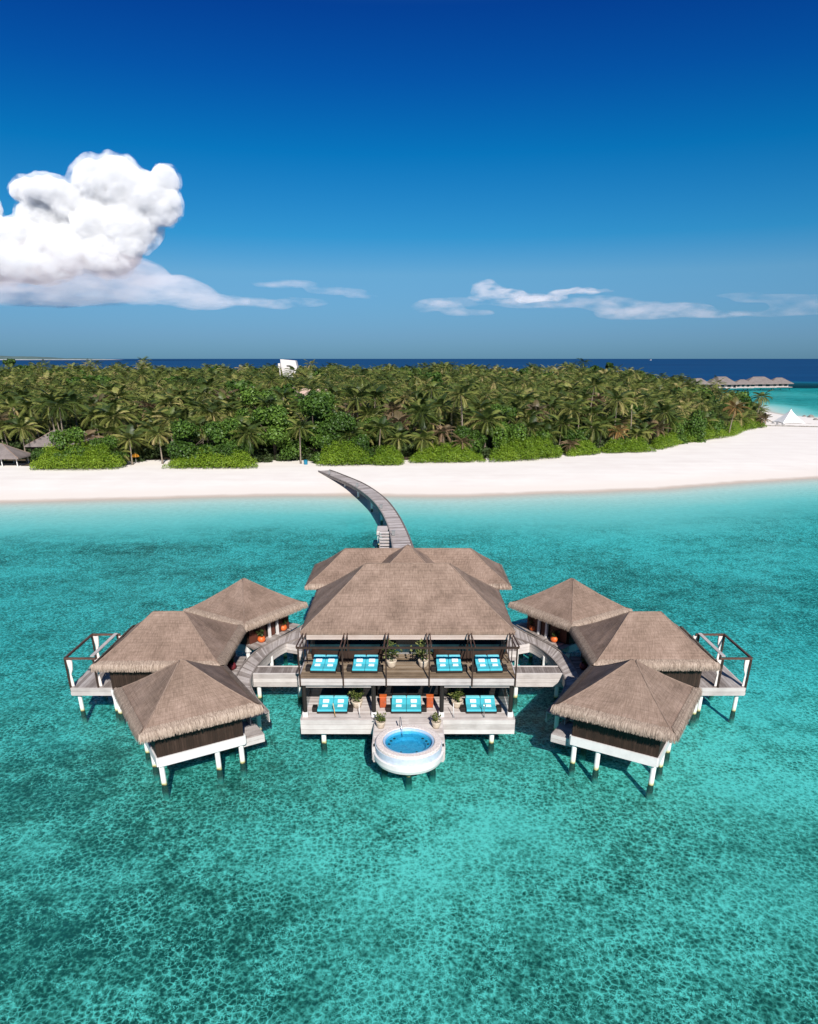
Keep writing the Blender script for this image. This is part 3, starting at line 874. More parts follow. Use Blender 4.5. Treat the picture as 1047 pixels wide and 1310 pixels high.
for x in (-9.6, -3.2, 3.2, 9.6):
    for y in (62.8, 70, 78): add_pile(rw, CX + x, y, 2.3, .19)

# ================================================================== plunge pool
PC = (CX + .07, 44.15)
tub = empty('plunge_pool', 'round white plunge pool with blue water projecting from the lower deck', 'pool', (PC[0], PC[1], 0))
mb = MB(); mb.lathe([(1.838, 2.50), (1.865, 2.86), (1.929, 2.9), (2.293, 2.9), (2.366, 2.86), (2.366, 2.2), (1.838, 2.2)], (*PC, 0), 72, caps=False)
mb.build('stone_rim', M['pool_stone'], tub, tub.location, smooth=False)
mb = MB(); mb.lathe([(1.674, 2.5), (1.693, 2.80), (1.729, 2.84), (1.834, 2.87), (1.834, 2.5)], (*PC, 0), 72, caps=False)
mb.build('inner_ledge', M['pool_tile'], tub, tub.location, smooth=False)
def mk_basin():
    m, t, b = material('pool_mosaic')
    v = t.voro(t.pos(), 9.0, 'F1', 'Color'); s = t.new('ShaderNodeSeparateColor'); t.link(v, s.inputs[0])
    t.link(t.ramp(s.outputs[0], [(0, (.07, .26, .40)), (1, (.13, .38, .53))]), b.inputs['Base Color']); b.inputs['Roughness'].default_value = .4
    return m
mb = MB(); mb.lathe([(1.693, 2.56), (1.656, 2.5), (1.256, 2.46), (1.21, 2.2), (0., 2.19)], (*PC, 0), 64, caps=False)
bs = mb.build('basin', mk_basin(), tub, tub.location, smooth=False)
mb = MB()
for a in (2.4, 2.7, 3.05, .1, .42, .75, 4.2, 4.6, 5.0):
    mb.cut()
    mb.lathe([(.10, 0), (.10, .03), (.0, .03)], (PC[0] + 1.2 * cos(a) * 1.18, PC[1] + 1.2 * sin(a) * 1.18, 2.475), 10)
for a in (3.9, 4.5, 5.1, 5.6): mb.cut(); mb.lathe([(.07, 0), (.07, .03), (.0, .03)], (PC[0] + .75 * cos(a), PC[1] + .75 * sin(a), 2.195), 10)
mb.build('jet_nozzle', M['slot'], bs, tub.location)
def mk_poolwater():
    m, t, b = material('pool_water'); out = t.n['Material Output']
    tr = t.new('ShaderNodeBsdfTransparent'); tr.inputs[0].default_value = (.42, .88, .97, 1)
    gl = t.new('ShaderNodeBsdfGlossy'); gl.inputs['Roughness'].default_value = .03
    nb = t.bump(t.noise(t.pos(), 4.0, 3), .3, .05); t.link(nb, gl.inputs['Normal'])
    mx = t.new('ShaderNodeMixShader'); t.link(t.schlick(0.02, nb), mx.inputs[0]); t.link(tr.outputs[0], mx.inputs[1]); t.link(gl.outputs[0], mx.inputs[2])
    t.link(mx.outputs[0], out.inputs['Surface']); return m
mb = MB(); mb.lathe([(1.679, 2.72), (0., 2.72)], (*PC, 0), 64, caps=False); mb.build('pool_water', mk_poolwater(), tub, tub.location)
# outer wall (pale blue band), white bowl below
mb = MB(); mb.lathe([(2.384, 2.16), (2.421, 2.70), (2.375, 2.70), (2.375, 2.16)], (*PC, 0), 72, caps=False); mb.build('wall_band', M['pool_wall'], tub, tub.location)
mb = MB(); mb.lathe([(0., 1.12), (1.82, 1.12), (2.421, 1.5), (2.53, 1.75), (2.53, 2.12), (2.393, 2.15), (1.847, 2.15)], (*PC, 0), 72, caps=False); mb.build('bowl', M['white_paint'], tub, tub.location, smooth=False)
# deck tongue either side of the pool
mb = MB()
n = 18
for i in range(n):
    y1 = 48.06 - i * .2; y0 = y1 - .185
    if y0 < 44.3: break
    dy = abs((y0 + y1) / 2 - PC[1]); hole = math.sqrt(max(0, 2.44 ** 2 - dy ** 2)) if dy < 2.44 else 0
    for sx in (-1, 1):
        xa = PC[0] + sx * (hole + (0.01 if hole else 0)); xb = PC[0] + sx * 2.56
        if abs(xb - xa) > .06: mb.box(((xa + xb) / 2, (y0 + y1) / 2, ZL - .03), (abs(xb - xa), .185, .08), 0, random.uniform(.3, .9))
mb.build('side_deck', M['deck_pale'], tub, tub.location)
mb = MB()
for sx in (-1, 1): mb.cut(); boards(mb, (PC[0] + sx * 2.6, 44.0), (PC[0] + sx * 2.6, 48.0), 1.3, 2.5, 3, .08)
for sx in (-1, 1): mb.cut(); mb.box((PC[0] + sx * 2.5, 43.9, 1.95), (.25, .1, 1.1), 0, .5); mb.box((PC[0] + sx * 2.44, 43.75, 1.75), (.2, .3, .7), 0, .4)
mb.build('side_board', M['fascia'], tub, tub.location)
# handrail
mb = MB(); hx = PC[0] - .62
mb.tube([(hx - .05, 46.22, 2.85), (hx - .05, 46.22, 3.55), (hx, 46.12, 3.72), (hx + .05, 45.92, 3.7), (hx + .12, 45.45, 3.1), (hx + .14, 45.35, 2.75), (hx + .14, 45.33, 2.5)], .03, 8)
mb.build('handrail', M['steel'], tub, tub.location, smooth=True)
for x, y in ((0, -.2), (-1.8, .9), (1.8, .9), (-2.1, 3), (2.1, 3)): add_pile(tub, PC[0] + x, PC[1] + y, 1.25, .2)

# ================================================================== huts
def hut(label, c, w, d, rz, z_e, z_r, ridge, wall_in=0.95, floor=2.45, piles=None, front=None, name='treatment_hut', door_side=None):
    t = empty(name, label, 'hut', (c[0], c[1], 0))
    rf = hip_roof('roof', t, c, w, d, rz, z_e, z_r, ridge, M['thatch'], thick=.3, capr=.06, sag=.12)
    fringe(rf, c, w, d, rz, z_e, z_r, ridge, o=t.location, per_m=64, up=.55, out=.15, hang=.36)
    hw, hd = w / 2 - wall_in, d / 2 - wall_in
    fy = -hd if front is None else -front
    L = [(-hw, fy), (hw, fy), (hw, hd), (-hw, hd)]
    P = [rot2(c, x, y, rz) for x, y in L]
    # boarded walls
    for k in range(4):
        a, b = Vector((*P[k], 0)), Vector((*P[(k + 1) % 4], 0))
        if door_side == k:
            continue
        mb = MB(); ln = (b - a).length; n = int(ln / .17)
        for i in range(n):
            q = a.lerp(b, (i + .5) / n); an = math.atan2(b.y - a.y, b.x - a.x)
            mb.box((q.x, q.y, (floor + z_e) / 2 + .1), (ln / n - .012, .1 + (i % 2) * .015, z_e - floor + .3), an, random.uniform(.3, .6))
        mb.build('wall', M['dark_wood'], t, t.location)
    # white base beam
    mb = MB()
    Q = [rot2(c, x * 1.0 + (.06 if x > 0 else -.06), y + (.06 if y > 0 else -.06), rz) for x, y in L]
    for k in range(4):
        a, b = Q[k], Q[(k + 1) % 4]
        mb.bar((a[0], a[1], floor - .37), (b[0], b[1], floor - .37), .22, .72)
    mb.build('base_beam', M['white_paint'], t, t.location)
    mb = MB(); lo = [(*rot2(c, x * .97, y * .97, rz), floor - .3) for x, y in L]; hi = [(*rot2(c, x * .97, y * .97, rz), floor) for x, y in L]
    mb.hexa(lo, hi); mb.build('floor', M['deck'], t, t.location)
    for (x, y) in (piles or []):
        q = rot2(c, x, y, rz); add_pile(t, q[0], q[1], floor - .7, .19)
    return t, L, P

def mir(s, x): return CX + s * x

for s, side in ((-1, 'left'), (1, 'right')):
    # front hut: turned about 31 degrees, seen with its boarded back to the camera
    c = (CX + s * 16.25, 46.45); rz = R(-s * 31.0)
    # local: for the mirrored one x flips
    pl = [(-3.25, -3.25), (3.25, -3.25), (-3.25, 3.25), (3.25, 3.25), (0, 3.25), (s * -1.15, -3.25)] if False else [(s * 2.9, -2.5), (-s * 1.1, -2.5), (-s * 2.9, -2.5), (s * 2.9, 0.4), (s * 2.9, 2.8), (-s * 2.9, 2.8), (-s * 2.9, 0.2)]
    t, L, P = hut('square thatched hut nearest the camera in the %s hand group of three' % side, c, 8.5, 8.5, rz, 5.1, 8.2, .25, wall_in=1.18, piles=pl, front=2.75)
    # back hut
    c2 = (CX + s * 16.35, 67.5); rz2 = R(-s * 55.5)
    k_open = None
    t2, L2, P2 = hut('square thatched hut farthest from the camera in the %s hand group' % side, c2, 8.5, 8.5, rz2, 5.0, 8.0, .25,
                     wall_in=1.4, piles=[(3.2, 3.2), (-3.2, 3.2), (3.2, -3.2), (-3.2, -3.2), (0, 3.2), (0, -3.2)])
    # porch towards the walkway: red brown panels, white posts, a strip of deck
    if s < 0: e0, e1 = rot2(c2, -2.85, -2.95, rz2), rot2(c2, 2.85, -2.95, rz2)
    else: e0, e1 = rot2(c2, 2.85, -2.95, rz2), rot2(c2, -2.85, -2.95, rz2)
    # e0: near end (towards camera), e1: far end
    a, b = Vector((*e0, 0)), Vector((*e1, 0))
    outw = Vector((-(b - a).y, (b - a).x, 0)).normalized()
    if (outw.x * s) > 0: outw = -outw
    an = math.atan2(b.y - a.y, b.x - a.x)
    mb = MB()
    for f0, f1 in ((.02, .40), (.52, .62), (.72, .98)):
        mb.cut()
        q = a.lerp(b, (f0 + f1) / 2) + outw * .12
        mb.box((q.x, q.y, 3.75), ((f1 - f0) * (b - a).length, .08, 2.4), an, .5)
    mb.build('red_panel', M['red_wood'], t2, t2.location)
    mb = MB()
    for f in (.47, .66):
        mb.cut()
        q = a.lerp(b, f) + outw * .28
        mb.box((q.x, q.y, 3.8), (.24, .2, 2.6), an, .5)
    mb.build('white_post', M['white_paint'], t2, t2.location)
    # middle hut with an open side deck
    if s < 0: c3, w3, d3 = (CX - 20.55, 57.3), 10.5, 9.4
    else: c3, w3, d3 = (CX + 20.4, 57.2), 10.3, 8.7
    pl3 = [(x, y) for x in (-4.2, 0, 4.2) for y in (-3.4, 0, 3.4)]
    t3, L3, P3 = hut('long roofed hut with a curtained side deck in the %s hand group' % side, c3, w3, d3, 0, 4.95, 8.1, 2.7, piles=pl3)
    # side deck
    xo, xi = 28.55 if s < 0 else 28.6, 24.6
    y0, y1 = 53.85, 59.4
    x0, x1 = sorted((CX + s * xi, CX + s * xo))
    mb = MB(); deck_planks(mb, x0, x1, y0, y1, ZL, 'y', .3); sd = mb.build('side_deck', M['deck'], t3, t3.location)
    mb = MB(); boards(mb, (x0, y0 - .06), (x1, y0 - .06), 1.75, 2.5, 2, .1); mb.cut(); boards(mb, (CX + s * (xo + .05), y0), (CX + s * (xo + .05), y1), 1.75, 2.5, 2, .1); mb.cut(); boards(mb, (x0, y1 + .06), (x1, y1 + .06), 1.75, 2.5, 2, .1)
    mb.build('fascia', M['fascia'], sd, t3.location)
    add_pile(t3, CX + s * (xo - .35), y0 + .5, 1.8, .17); add_pile(t3, CX + s * (xo - .35), y1 - .5, 1.8, .17); add_pile(t3, CX + s * (xi + .6), y0 + .5, 1.8, .17)
    ztop = 5.15
    for (px, py) in ((xo, y0), (xo - 2.35, y0), (xo, y1 - .1), (xo - 2.3, y1 - .1)):
        mb = MB(); mb.box((CX + s * px, py, 3.6), (.13, .13, ztop - 2.05)); mb.build('deck_post', M['dark_wood'], t3, t3.location)
        # gathered white curtain tied at two thirds
        mb = MB(); n = 14; vs, fs = [], []
        rings = [(5.02, .46), (4.6, .42), (4.1, .30), (3.65, .12), (3.4, .17), (2.95, .24), (2.56, .26)]
        ox = -s * .26
        for z, wd in rings:
            for k in range(n):
                aa = 2 * pi * k / n
                rr = 1 + .22 * cos(5 * aa)
                vs.append((CX + s * px + ox * (1 if z > 3.65 else .6) + wd * .5 * cos(aa) * rr, py + .12 + wd * .22 * sin(aa) * rr, z))
        for i in range(len(rings) - 1):
            for k in range(n): fs.append((i * n + k, i * n + (k + 1) % n, (i + 1) * n + (k + 1) % n, (i + 1) * n + k))
        mb.add(vs, fs); mb.build('curtain', M['curtain'], t3, t3.location, smooth=True)
    mb = MB()
    for p, q in (((xo + .05, y0), (xi + 1.4, y0)), ((xo, y0), (xo, y1)), ((xo + .05, y1), (xi + 1.4, y1))):
        mb.cut(); mb.bar((CX + s * p[0], p[1], ztop), (CX + s * q[0], q[1], ztop), .15, .16)
    mb.build('deck_beam', M['brown_beam'], t3, t3.location)
    # pale flashing board along the hut side of the frame
    mb = MB(); mb.bar((CX + s * (xi + 1.75), y0 + .2, ztop + .12), (CX + s * (xi + 1.75), y1, ztop + .12), .32, .06, .5); mb.build('flashing_board', M['fascia'], t3, t3.location)

# ================================================================== curved walkways
def ribbon(mb, left, right, z, w=.22, th=.08, lo=.1, hi=.9):
    """planks across a ribbon given by matching left and right edge polylines"""
    Ls = [Vector((*p, 0)) for p in left]; Rs = [Vector((*p, 0)) for p in right]
    def at(pts, f):
        d = [0]
        for a, b in zip(pts, pts[1:]): d.append(d[-1] + (b - a).length)
        x = f * d[-1]
        for i in range(len(pts) - 1):
            if x <= d[i + 1] + 1e-9:
                return pts[i].lerp(pts[i + 1], (x - d[i]) / max(1e-9, d[i + 1] - d[i]))
        return pts[-1]
    ln = max(sum((b - a).length for a, b in zip(Ls, Ls[1:])), sum((b - a).length for a, b in zip(Rs, Rs[1:])))
    n = int(ln / w)
    g = .05
    for i in range(n):
        f0, f1 = (i + g) / n, (i + 1 - g) / n
        l0, l1, r0, r1 = at(Ls, f0), at(Ls, f1), at(Rs, f0), at(Rs, f1)
        zz = z(0.5 * (f0 + f1)) if callable(z) else z
        za = z(f0) if callable(z) else z; zb = z(f1) if callable(z) else z
        top = [(l0.x, l0.y, za), (r0.x, r0.y, za), (r1.x, r1.y, zb), (l1.x, l1.y, zb)]
        bot = [(p[0], p[1], p[2] - th) for p in top]
        mb.hexa(bot, top, random.uniform(lo, hi))

def chaikin(p, n=3):
    for _ in range(n):
        q = [p[0]]
        for a, b in zip(p, p[1:]):
            q += [(.75 * a[0] + .25 * b[0], .75 * a[1] + .25 * b[1]), (.25 * a[0] + .75 * b[0], .25 * a[1] + .75 * b[1])]
        p = q + [p[-1]]
    return p

for s, side in ((-1, 'left'), (1, 'right')):
    t = empty('curved_walkway', 'grey timber walkway curving from the pavilion past the %s hand huts' % side, 'walkway', (CX + s * 13, 58, 0))
    outer = chaikin([(10.8, 69.2), (11.9, 66.6), (13.3, 64.4), (14.4, 62.1), (15.0, 59.0), (15.05, 56.0), (14.7, 53.4), (13.9, 51.2), (12.9, 49.3), (12.2, 48.3)])
    inner = chaikin([(10.3, 65.6), (11.4, 64.5), (12.3, 63.4), (13.1, 61.3), (13.6, 58.8), (13.75, 56.6), (13.6, 54.8), (13.1, 53.3), (12.4, 51.7), (11.5, 50.2), (10.95, 49.3)])
    o2 = [(CX + s * x, y) for x, y in outer]; i2 = [(CX + s * x, y) for x, y in inner]
    mb = MB(); ribbon(mb, o2, i2, ZL, .24) if s > 0 else ribbon(mb, i2, o2, ZL, .24)
    mb.build('deck', M['deck_mid'], t, t.location)
    mb = MB()
    for pts in (o2, i2):
        mb.cut()
        for k in range(3):
            for p, q in zip(pts, pts[1:]): mb.bar((p[0], p[1], 2.35 - k * .3), (q[0], q[1], 2.35 - k * .3), .07, .27, .35 + .2 * k)
    mb.build('side_board', M['fascia'], t, t.location)
    mb = MB()
    for pts, of in ((o2, s * .06), (i2, -s * .06)):
        mb.cut()
        for p, q in zip(pts, pts[1:]): mb.bar((p[0], p[1], 2.56), (q[0], q[1], 2.56), .12, .1, .3)
    mb.build('kerb', M['deck'], t, t.location)
    # link to the pavilion's rear deck, porch deck beside the far hut, straight bridge to the front
    mb = MB(); xa, xb = sorted((CX + s * 8.3, CX + s * 12.2)); 
    lo = [(CX + s * 10.2, 62.6), (CX + s * 12.15, 63.9)]
    ribbon(mb, [(CX + s * 8.4, 62.4), (CX + s * 12.1, 64.05)], [(CX + s * 8.4, 66.5), (CX + s * 11.2, 67.4)], ZL - .006, .22) if s > 0 else ribbon(mb, [(CX + s * 8.4, 66.5), (CX + s * 11.2, 67.4)], [(CX + s * 8.4, 62.4), (CX + s * 12.1, 64.05)], ZL - .006, .22)
    mb.build('landing_deck', M['deck'], t, t.location)
    mb = MB(); boards(mb, (CX + s * 8.4, 62.36), (CX + s * 12.15, 64.0), 1.55, 2.5, 3, .08); mb.build('landing_board', M['fascia'], t, t.location)
    mb = MB()
    q0, q1 = (CX + s * 11.0, 69.3), (CX + s * 12.9, 70.6)
    if s > 0: ribbon(mb, [(CX + s * 13.3, 70.3), (CX + s * 14.6, 67.4), (CX + s * 16.1, 63.7)], [(CX + s * 11.3, 69.2), (CX + s * 13.0, 65.6), (CX + s * 14.75, 62.3)], ZL + .02, .24)
    else: ribbon(mb, [(CX + s * 11.3, 69.2), (CX + s * 13.0, 65.6), (CX + s * 14.75, 62.3)], [(CX + s * 13.3, 70.3), (CX + s * 14.6, 67.4), (CX + s * 16.1, 63.7)], ZL + .02, .24)
    mb.build('porch_deck', M['deck'], t, t.location)
    mb = MB(); xa, xb = sorted((CX + s * 8.2, CX + s * 13.75)); deck_planks(mb, xa, xb, 56.72, 58.2, ZL - .012, 'y', .22, lo=.0, hi=.5); mb.build('bridge_deck', M['deck'], t, t.location)
    mb = MB(); boards(mb, (xa, 56.62), (xb, 56.62), 1.25, 2.5, 3, .09); mb.cut(); mb.box(((xa + xb) / 2, 56.62, 2.53), (xb - xa, .16, .06), 0, .8); mb.cut(); mb.box(((xa + xb) / 2, 58.24, 2.53), (xb - xa, .14, .06), 0, .7); mb.cut(); boards(mb, (xa, 58.28), (xb, 58.28), 1.5, 2.5, 2, .07)
    mb.build('bridge_board', M['fascia'], t, t.location)
    for x, y in ((9.7, 57.0), (13.35, 57.0), (10.6, 63.3), (13.0, 61.6), (14.5, 58.5), (14.3, 53.0), (12.2, 51.0), (12.6, 66.5)): add_pile(t, CX + s * x, y, 2.1, .18)
    # two low landing steps beside the front hut
    e = empty('landing_steps', 'small two level timber landing beside the nearest hut on the %s' % side, 'landing', (CX + s * 12.0, 48, 0))
    mb = MB(); an = R(-s * 31)
    cc = rot2((CX + s * 16.25, 46.3), -s * 4.55, 2.2, an); mb2 = MB()
    for i in range(14):
        q = rot2((CX + s * 16.25, 46.3), -s * 4.35, 3.9 - i * .24, an); mb.box((q[0], q[1], 2.36), (2.0, .22, .08), an, random.uniform(.2, .9))
    mb.build('upper_landing', M['deck'], e, e.location)
    mb = MB()
    for i in range(11):
        q = rot2((CX + s * 16.25, 46.3), -s * 4.0, .4 - i * .24, an); mb.box((q[0], q[1], 1.85), (1.7, .22, .08), an, random.uniform(.2, .9))
    mb.build('lower_landing', M['deck'], e, e.location)
    mb = MB()
    q0 = rot2((CX + s * 16.25, 46.3), -s * 3.3, .62, an); q1 = rot2((CX + s * 16.25, 46.3), -s * 5.38, .62, an); q2 = rot2((CX + s * 16.25, 46.3), -s * 5.38, 4.0, an)
    boards(mb, q0, q1, 1.9, 2.36, 2, .07); mb.cut(); boards(mb, q1, q2, 1.9, 2.36, 2, .07)
    q0 = rot2((CX + s * 16.25, 46.3), -s * 3.15, -2.2, an); q1 = rot2((CX + s * 16.25, 46.3), -s * 4.88, -2.2, an); q2 = rot2((CX + s * 16.25, 46.3), -s * 4.88, .5, an)
    mb.cut(); boards(mb, q0, q1, 1.2, 1.85, 2, .07); mb.cut(); boards(mb, q1, q2, 1.2, 1.85, 2, .07)
    mb.build('step_board', M['fascia'], e, e.location)

# ================================================================== jetty to the beach
jt = empty('jetty', 'long curved timber jetty running from the pavilion to the white beach', 'jetty', (-1, 110, 0))
jr = chaikin([(1.6, 79.2), (1.5, 90), (.5, 103.3), (-.35, 112.8), (-1.9, 126), (-4.5, 141.3), (-9.5, 160), (-14.5, 172.6), (-20.5, 186.5)], 2)
jl = chaikin([(-1.6, 79.2), (-1.6, 90), (-2.4, 102), (-3.1, 113.6), (-4.75, 127.2), (-7.3, 140.6), (-12.3, 158.6), (-17.3, 170.8), (-23.2, 184.9)], 2)
def jz(f): return 2.5 if f < .62 else 2.5 - (f - .62) / .38 * 0.85
mb = MB(); ribbon(mb, jl, jr, jz, .42, .1); mb.build('deck', M['deck_mid'], jt, jt.location)
mb = MB()
for pts, tt in ((jr, .1), (jl, .5)):
    mb.cut()
    n = len(pts)
    for i in range(n - 1):
        z0, z1 = jz(i / (n - 1)), jz((i + 1) / (n - 1))
        mb.bar((*pts[i], z0 + .06), (*pts[i + 1], z1 + .06), .2, .16, tt)
mb.build('kerb', M['deck'], jt, jt.location)
mb = MB()
for pts in (jr, jl):
    mb.cut()
    n = len(pts)
    for i in range(n - 1):
        z0, z1 = jz(i / (n - 1)), jz((i + 1) / (n - 1))
        mb.bar((*pts[i], z0 - .35), (*pts[i + 1], z1 - .35), .12, .5, .2)
mb.build('side_beam', M['deck'], jt, jt.location)
for i in range(1, len(jl) - 3, 3):
    for pts, f in ((jl, .25), (jr, .25)):
        o_ = jr if pts is jl else jl
        x = pts[i][0] * .8 + o_[i][0] * .2; y = pts[i][1] * .8 + o_[i][1] * .2
        if zg(x, y) < 1.2: add_pile(jt, x, y, jz(i / len(jl)) - .55, .2)
for (x, y) in ((-2.45, 109.5), (-5.15, 131), (-11.3, 156.2), (-19.6, 177.6)):
    mb = MB(); zz = 2.55 if y < 150 else (2.35 if y < 170 else 1.95)
    mb.box((x, y, zz + .35), (.5, .35, .7)); mb.box((x, y, zz + .73), (.6, .45, .08))
    mb.build('lamp_box', M['grey_metal'], jt, jt.location, bevel=.03)
sw = empty('swim_steps', 'pale timber platform with steps down to the water beside the jetty', 'platform', (-4.3, 110, 0))
mb = MB(); deck_planks(mb, -5.2, -3.45, 113.3, 116.9, 2.42, 'x', .3); mb.build('platform', M['deck_pale'], sw, sw.location)
mb = MB()
for i in range(9): mb.cut(); mb.box((-3.95 + i * .04, 112.6 - i * 1.05, 2.3 - i * .24), (1.55, .95, .1), 0, random.uniform(.3, .9))
mb.build('step', M['deck_pale'], sw, sw.location)
mb = MB()
boards(mb, (-5.22, 113.3), (-5.22, 116.9), 1.7, 2.4, 2, .08); mb.cut(); boards(mb, (-5.2, 113.24), (-4.75, 113.24), 1.7, 2.4, 2, .08)
for dx in (-.8, .8): mb.cut(); mb.bar((-3.95 + dx, 113.2, 2.2), (-3.6 + dx, 103.4, 0.0), .1, .3, .4)
mb.build('side_board', M['fascia'], sw, sw.location)
for x, y in ((-5.0, 116.5), (-5.0, 113.7), (-3.7, 116.5)): add_pile(sw, x, y, 2.3, .17)
# ================================================================== furniture on the decks
def make_daybed(wide=1.95, deep=1.9, arm=.42, rise=.40):
    """double daybed: dark wicker base, two mattresses with raised heads, a pillow each, side tables"""
    t = empty('double_daybed', 'x', 'daybed', (0, 0, 0), 0, 'turquoise double daybeds')
    mb = MB(); mb.box((0, deep / 2, .17), (wide + .06, deep, .22)); mb.build('base', M['black_wicker'], t, bevel=.03)
    for sx in (-1, 1):
        for yy in (.12, deep - .12):
            mb = MB(); mb.box((sx * (wide / 2 - .1), yy, .05), (.1, .1, .12)); mb.build('leg', M['black_wicker'], t)
        mb = MB(); mb.box((sx * (wide / 2 + arm / 2 + .03), .62, .25), (arm - .04, .62, .5)); mb.build('side_table', M['black_wicker'], t, bevel=.025)
        w2 = wide / 2 - .02; cx = sx * (wide / 4)
        # mattress profile: flat then raised towards the head
        prof = [(0.0, .28), (0.0, .46), (.05, .50), (deep * .52, .50), (deep * .74, .50 + rise * .5), (deep * .97, .50 + rise), (deep, .46 + rise), (deep, .34 + rise), (deep * .75, .30 + rise * .45), (deep * .52, .28)]
        vs = [(cx - w2 / 2, y, z) for y, z in prof] + [(cx + w2 / 2, y, z) for y, z in prof]
        n = len(prof)
        fs = [tuple(range(n)), tuple(range(2 * n - 1, n - 1, -1))] + [(i, n + i, n + (i + 1) % n, (i + 1) % n) for i in range(n)]
        mb = MB(); mb.add(vs, fs); mt = mb.build('mattress', M['turq'], t, bevel=.035)
        # bolster along the head
        mb = MB(); y = deep * .93; z = .5 + rise * .93 + .09
        mb.box((cx, y, z), (w2 - .04, .34, .14)); mb.build('bolster', M['turq_pale'], t, bevel=.06)
        # pillow
        mb = MB(); a = math.atan2(rise * .5, deep * .22); y = deep * .70; z = .5 + rise * .40
        d = Vector((0, cos(a), sin(a))); u = Vector((0, -sin(a), cos(a)))
        p = Vector((cx, y, z)) + u * .07
        q = [p + Vector((sx2 * .25, 0, 0)) + d * sy * .20 + u * sz * .055 for sz in (-1, 1) for sx2, sy in ((-1, -1), (1, -1), (1, 1), (-1, 1))]
        mb.hexa(q[:4], q[4:]); mb.build('pillow', M['cotton'], t, bevel=.045)
    return t
def make_towel():
    mb = MB(); mb.box((0, 0, .035), (.44, .32, .07)); mb.box((.0, -.01, .085), (.42, .28, .03))
    o = mb.build('folded_towel', M['cotton'], None, bevel=.025)
    return o
upper_x = [(415.8, 'outermost on the left of the upper deck'), (468.3, 'on the upper deck just left of the leafy pot plants'), (575.4, 'on the upper deck just right of the leafy pot plants'), (626.0, 'outermost on the right of the upper deck')]
lower_x = [(426.4, 'on the left of the lower deck'), (520.7, 'in the middle of the lower deck between orange cabinets'), (616.4, 'on the right of the lower deck')]
proto = make_daybed()
protol = make_daybed(2.35, 1.8, .42, .36)
twl = make_towel()
short = {'outermost on the left of the upper deck': 'at the far left upstairs', 'on the upper deck just left of the leafy pot plants': 'left of the upstairs pot plants',
         'on the upper deck just right of the leafy pot plants': 'right of the upstairs pot plants', 'outermost on the right of the upper deck': 'at the far right upstairs',
         'on the left of the lower deck': 'at the left downstairs', 'in the middle of the lower deck between orange cabinets': 'between the orange cabinets', 'on the right of the lower deck': 'at the right downstairs'}
first = {'u': True, 'l': True, 't': True}
towels = []
for which, lst, z, y0 in (('u', upper_x, ZU, 49.35), ('l', lower_x, ZL, 48.95)):
    for px, where in lst:
        X = CX + (px - 522.5) / 900 * (55.0 if which == 'u' else 55.4)
        src = proto if which == 'u' else protol
        d = src if first[which] else copy_tree(src)
        first[which] = False
        d.location = (X, y0, z + .003); d.scale = (1, 1, .76)
        d.rotation_euler = (0, 0, R((px - 522.5) / 105 * 2.5) if which == 'u' else 0)
        tag(d, 'turquoise double daybed ' + where, 'daybed', 'turquoise double daybeds')
        wide, deep = (1.95, 1.9) if which == 'u' else (2.35, 1.8)
        for sx, nm in ((-1, 'left'), (1, 'right')):
            tw = twl if first['t'] else copy_tree(twl)
            first['t'] = False
            loc = rot2((X, y0), sx * wide / 4 + random.uniform(-.02, .02), deep * .36, d.rotation_euler.z)
            tw.location = (loc[0], loc[1], z + .503 * .76 + .004)
            tw.rotation_euler = (0, 0, d.rotation_euler.z + R(random.uniform(-3, 3)))
            tag(tw, 'folded towel on the %s mattress, daybed %s' % (nm, short[where]), 'towel', 'folded white towels')

# orange cabinets
for sx, nm in ((-1, 'left'), (1, 'right')):
    t = empty('side_cabinet', 'upright orange lacquered cabinet to the %s of the middle lower daybed' % nm, 'cabinet', (CX + sx * 1.86 - .1, 50.2, ZL))
    mb = MB(); mb.box((0, 0, .5), (.52, .5, .9)); mb.build('body', M['terracotta'], t, bevel=.03)
    mb = MB(); mb.box((0, 0, .975), (.58, .56, .05)); mb.build('top', M['orange'], t, bevel=.015)
    mb = MB(); mb.box((0, -.262, .5), (.42, .03, .76)); dr = mb.build('door', M['terracotta'], t, bevel=.01)
    mb = MB(); mb.box((.16, -.285, .55), (.03, .03, .14)); mb.build('handle', M['steel'], dr)
    for lx in (-.2, .2):
        for ly in (-.19, .19):
            mb = MB(); mb.box((lx, ly, .025), (.06, .06, .05)); mb.build('leg', M['dark_wood'], t)
# slim poles on the front edge of the lower deck
for (x, mat, lab, lean) in ((-5.62, 'yellow_wood', 'slim yellow wooden pole leaning at the front of the left lower daybed', .14), (-3.72, 'white_paint', 'slim white pole on the lower deck between left daybed and black column', .03),
                            (3.55, 'white_paint', 'slim white pole on the lower deck between right daybed and black column', .02), (5.92, 'steel', 'slim pale pole in front of the right lower daybed', .04)):
    t = empty('slim_pole', lab, 'pole', (CX + x, 48.42, ZL))
    mb = MB(); mb.tube([(0, 0, .04), (-lean * .4, .02, .6), (-lean, .05, 1.2)], [.035, .03, .025], 8); mb.build('shaft', M[mat], t, smooth=True)
    mb = MB(); mb.lathe([(.10, 0), (.10, .03), (.04, .05), (0, .05)], (0, 0, 0), 12); mb.build('foot', M['grey_metal'], t)
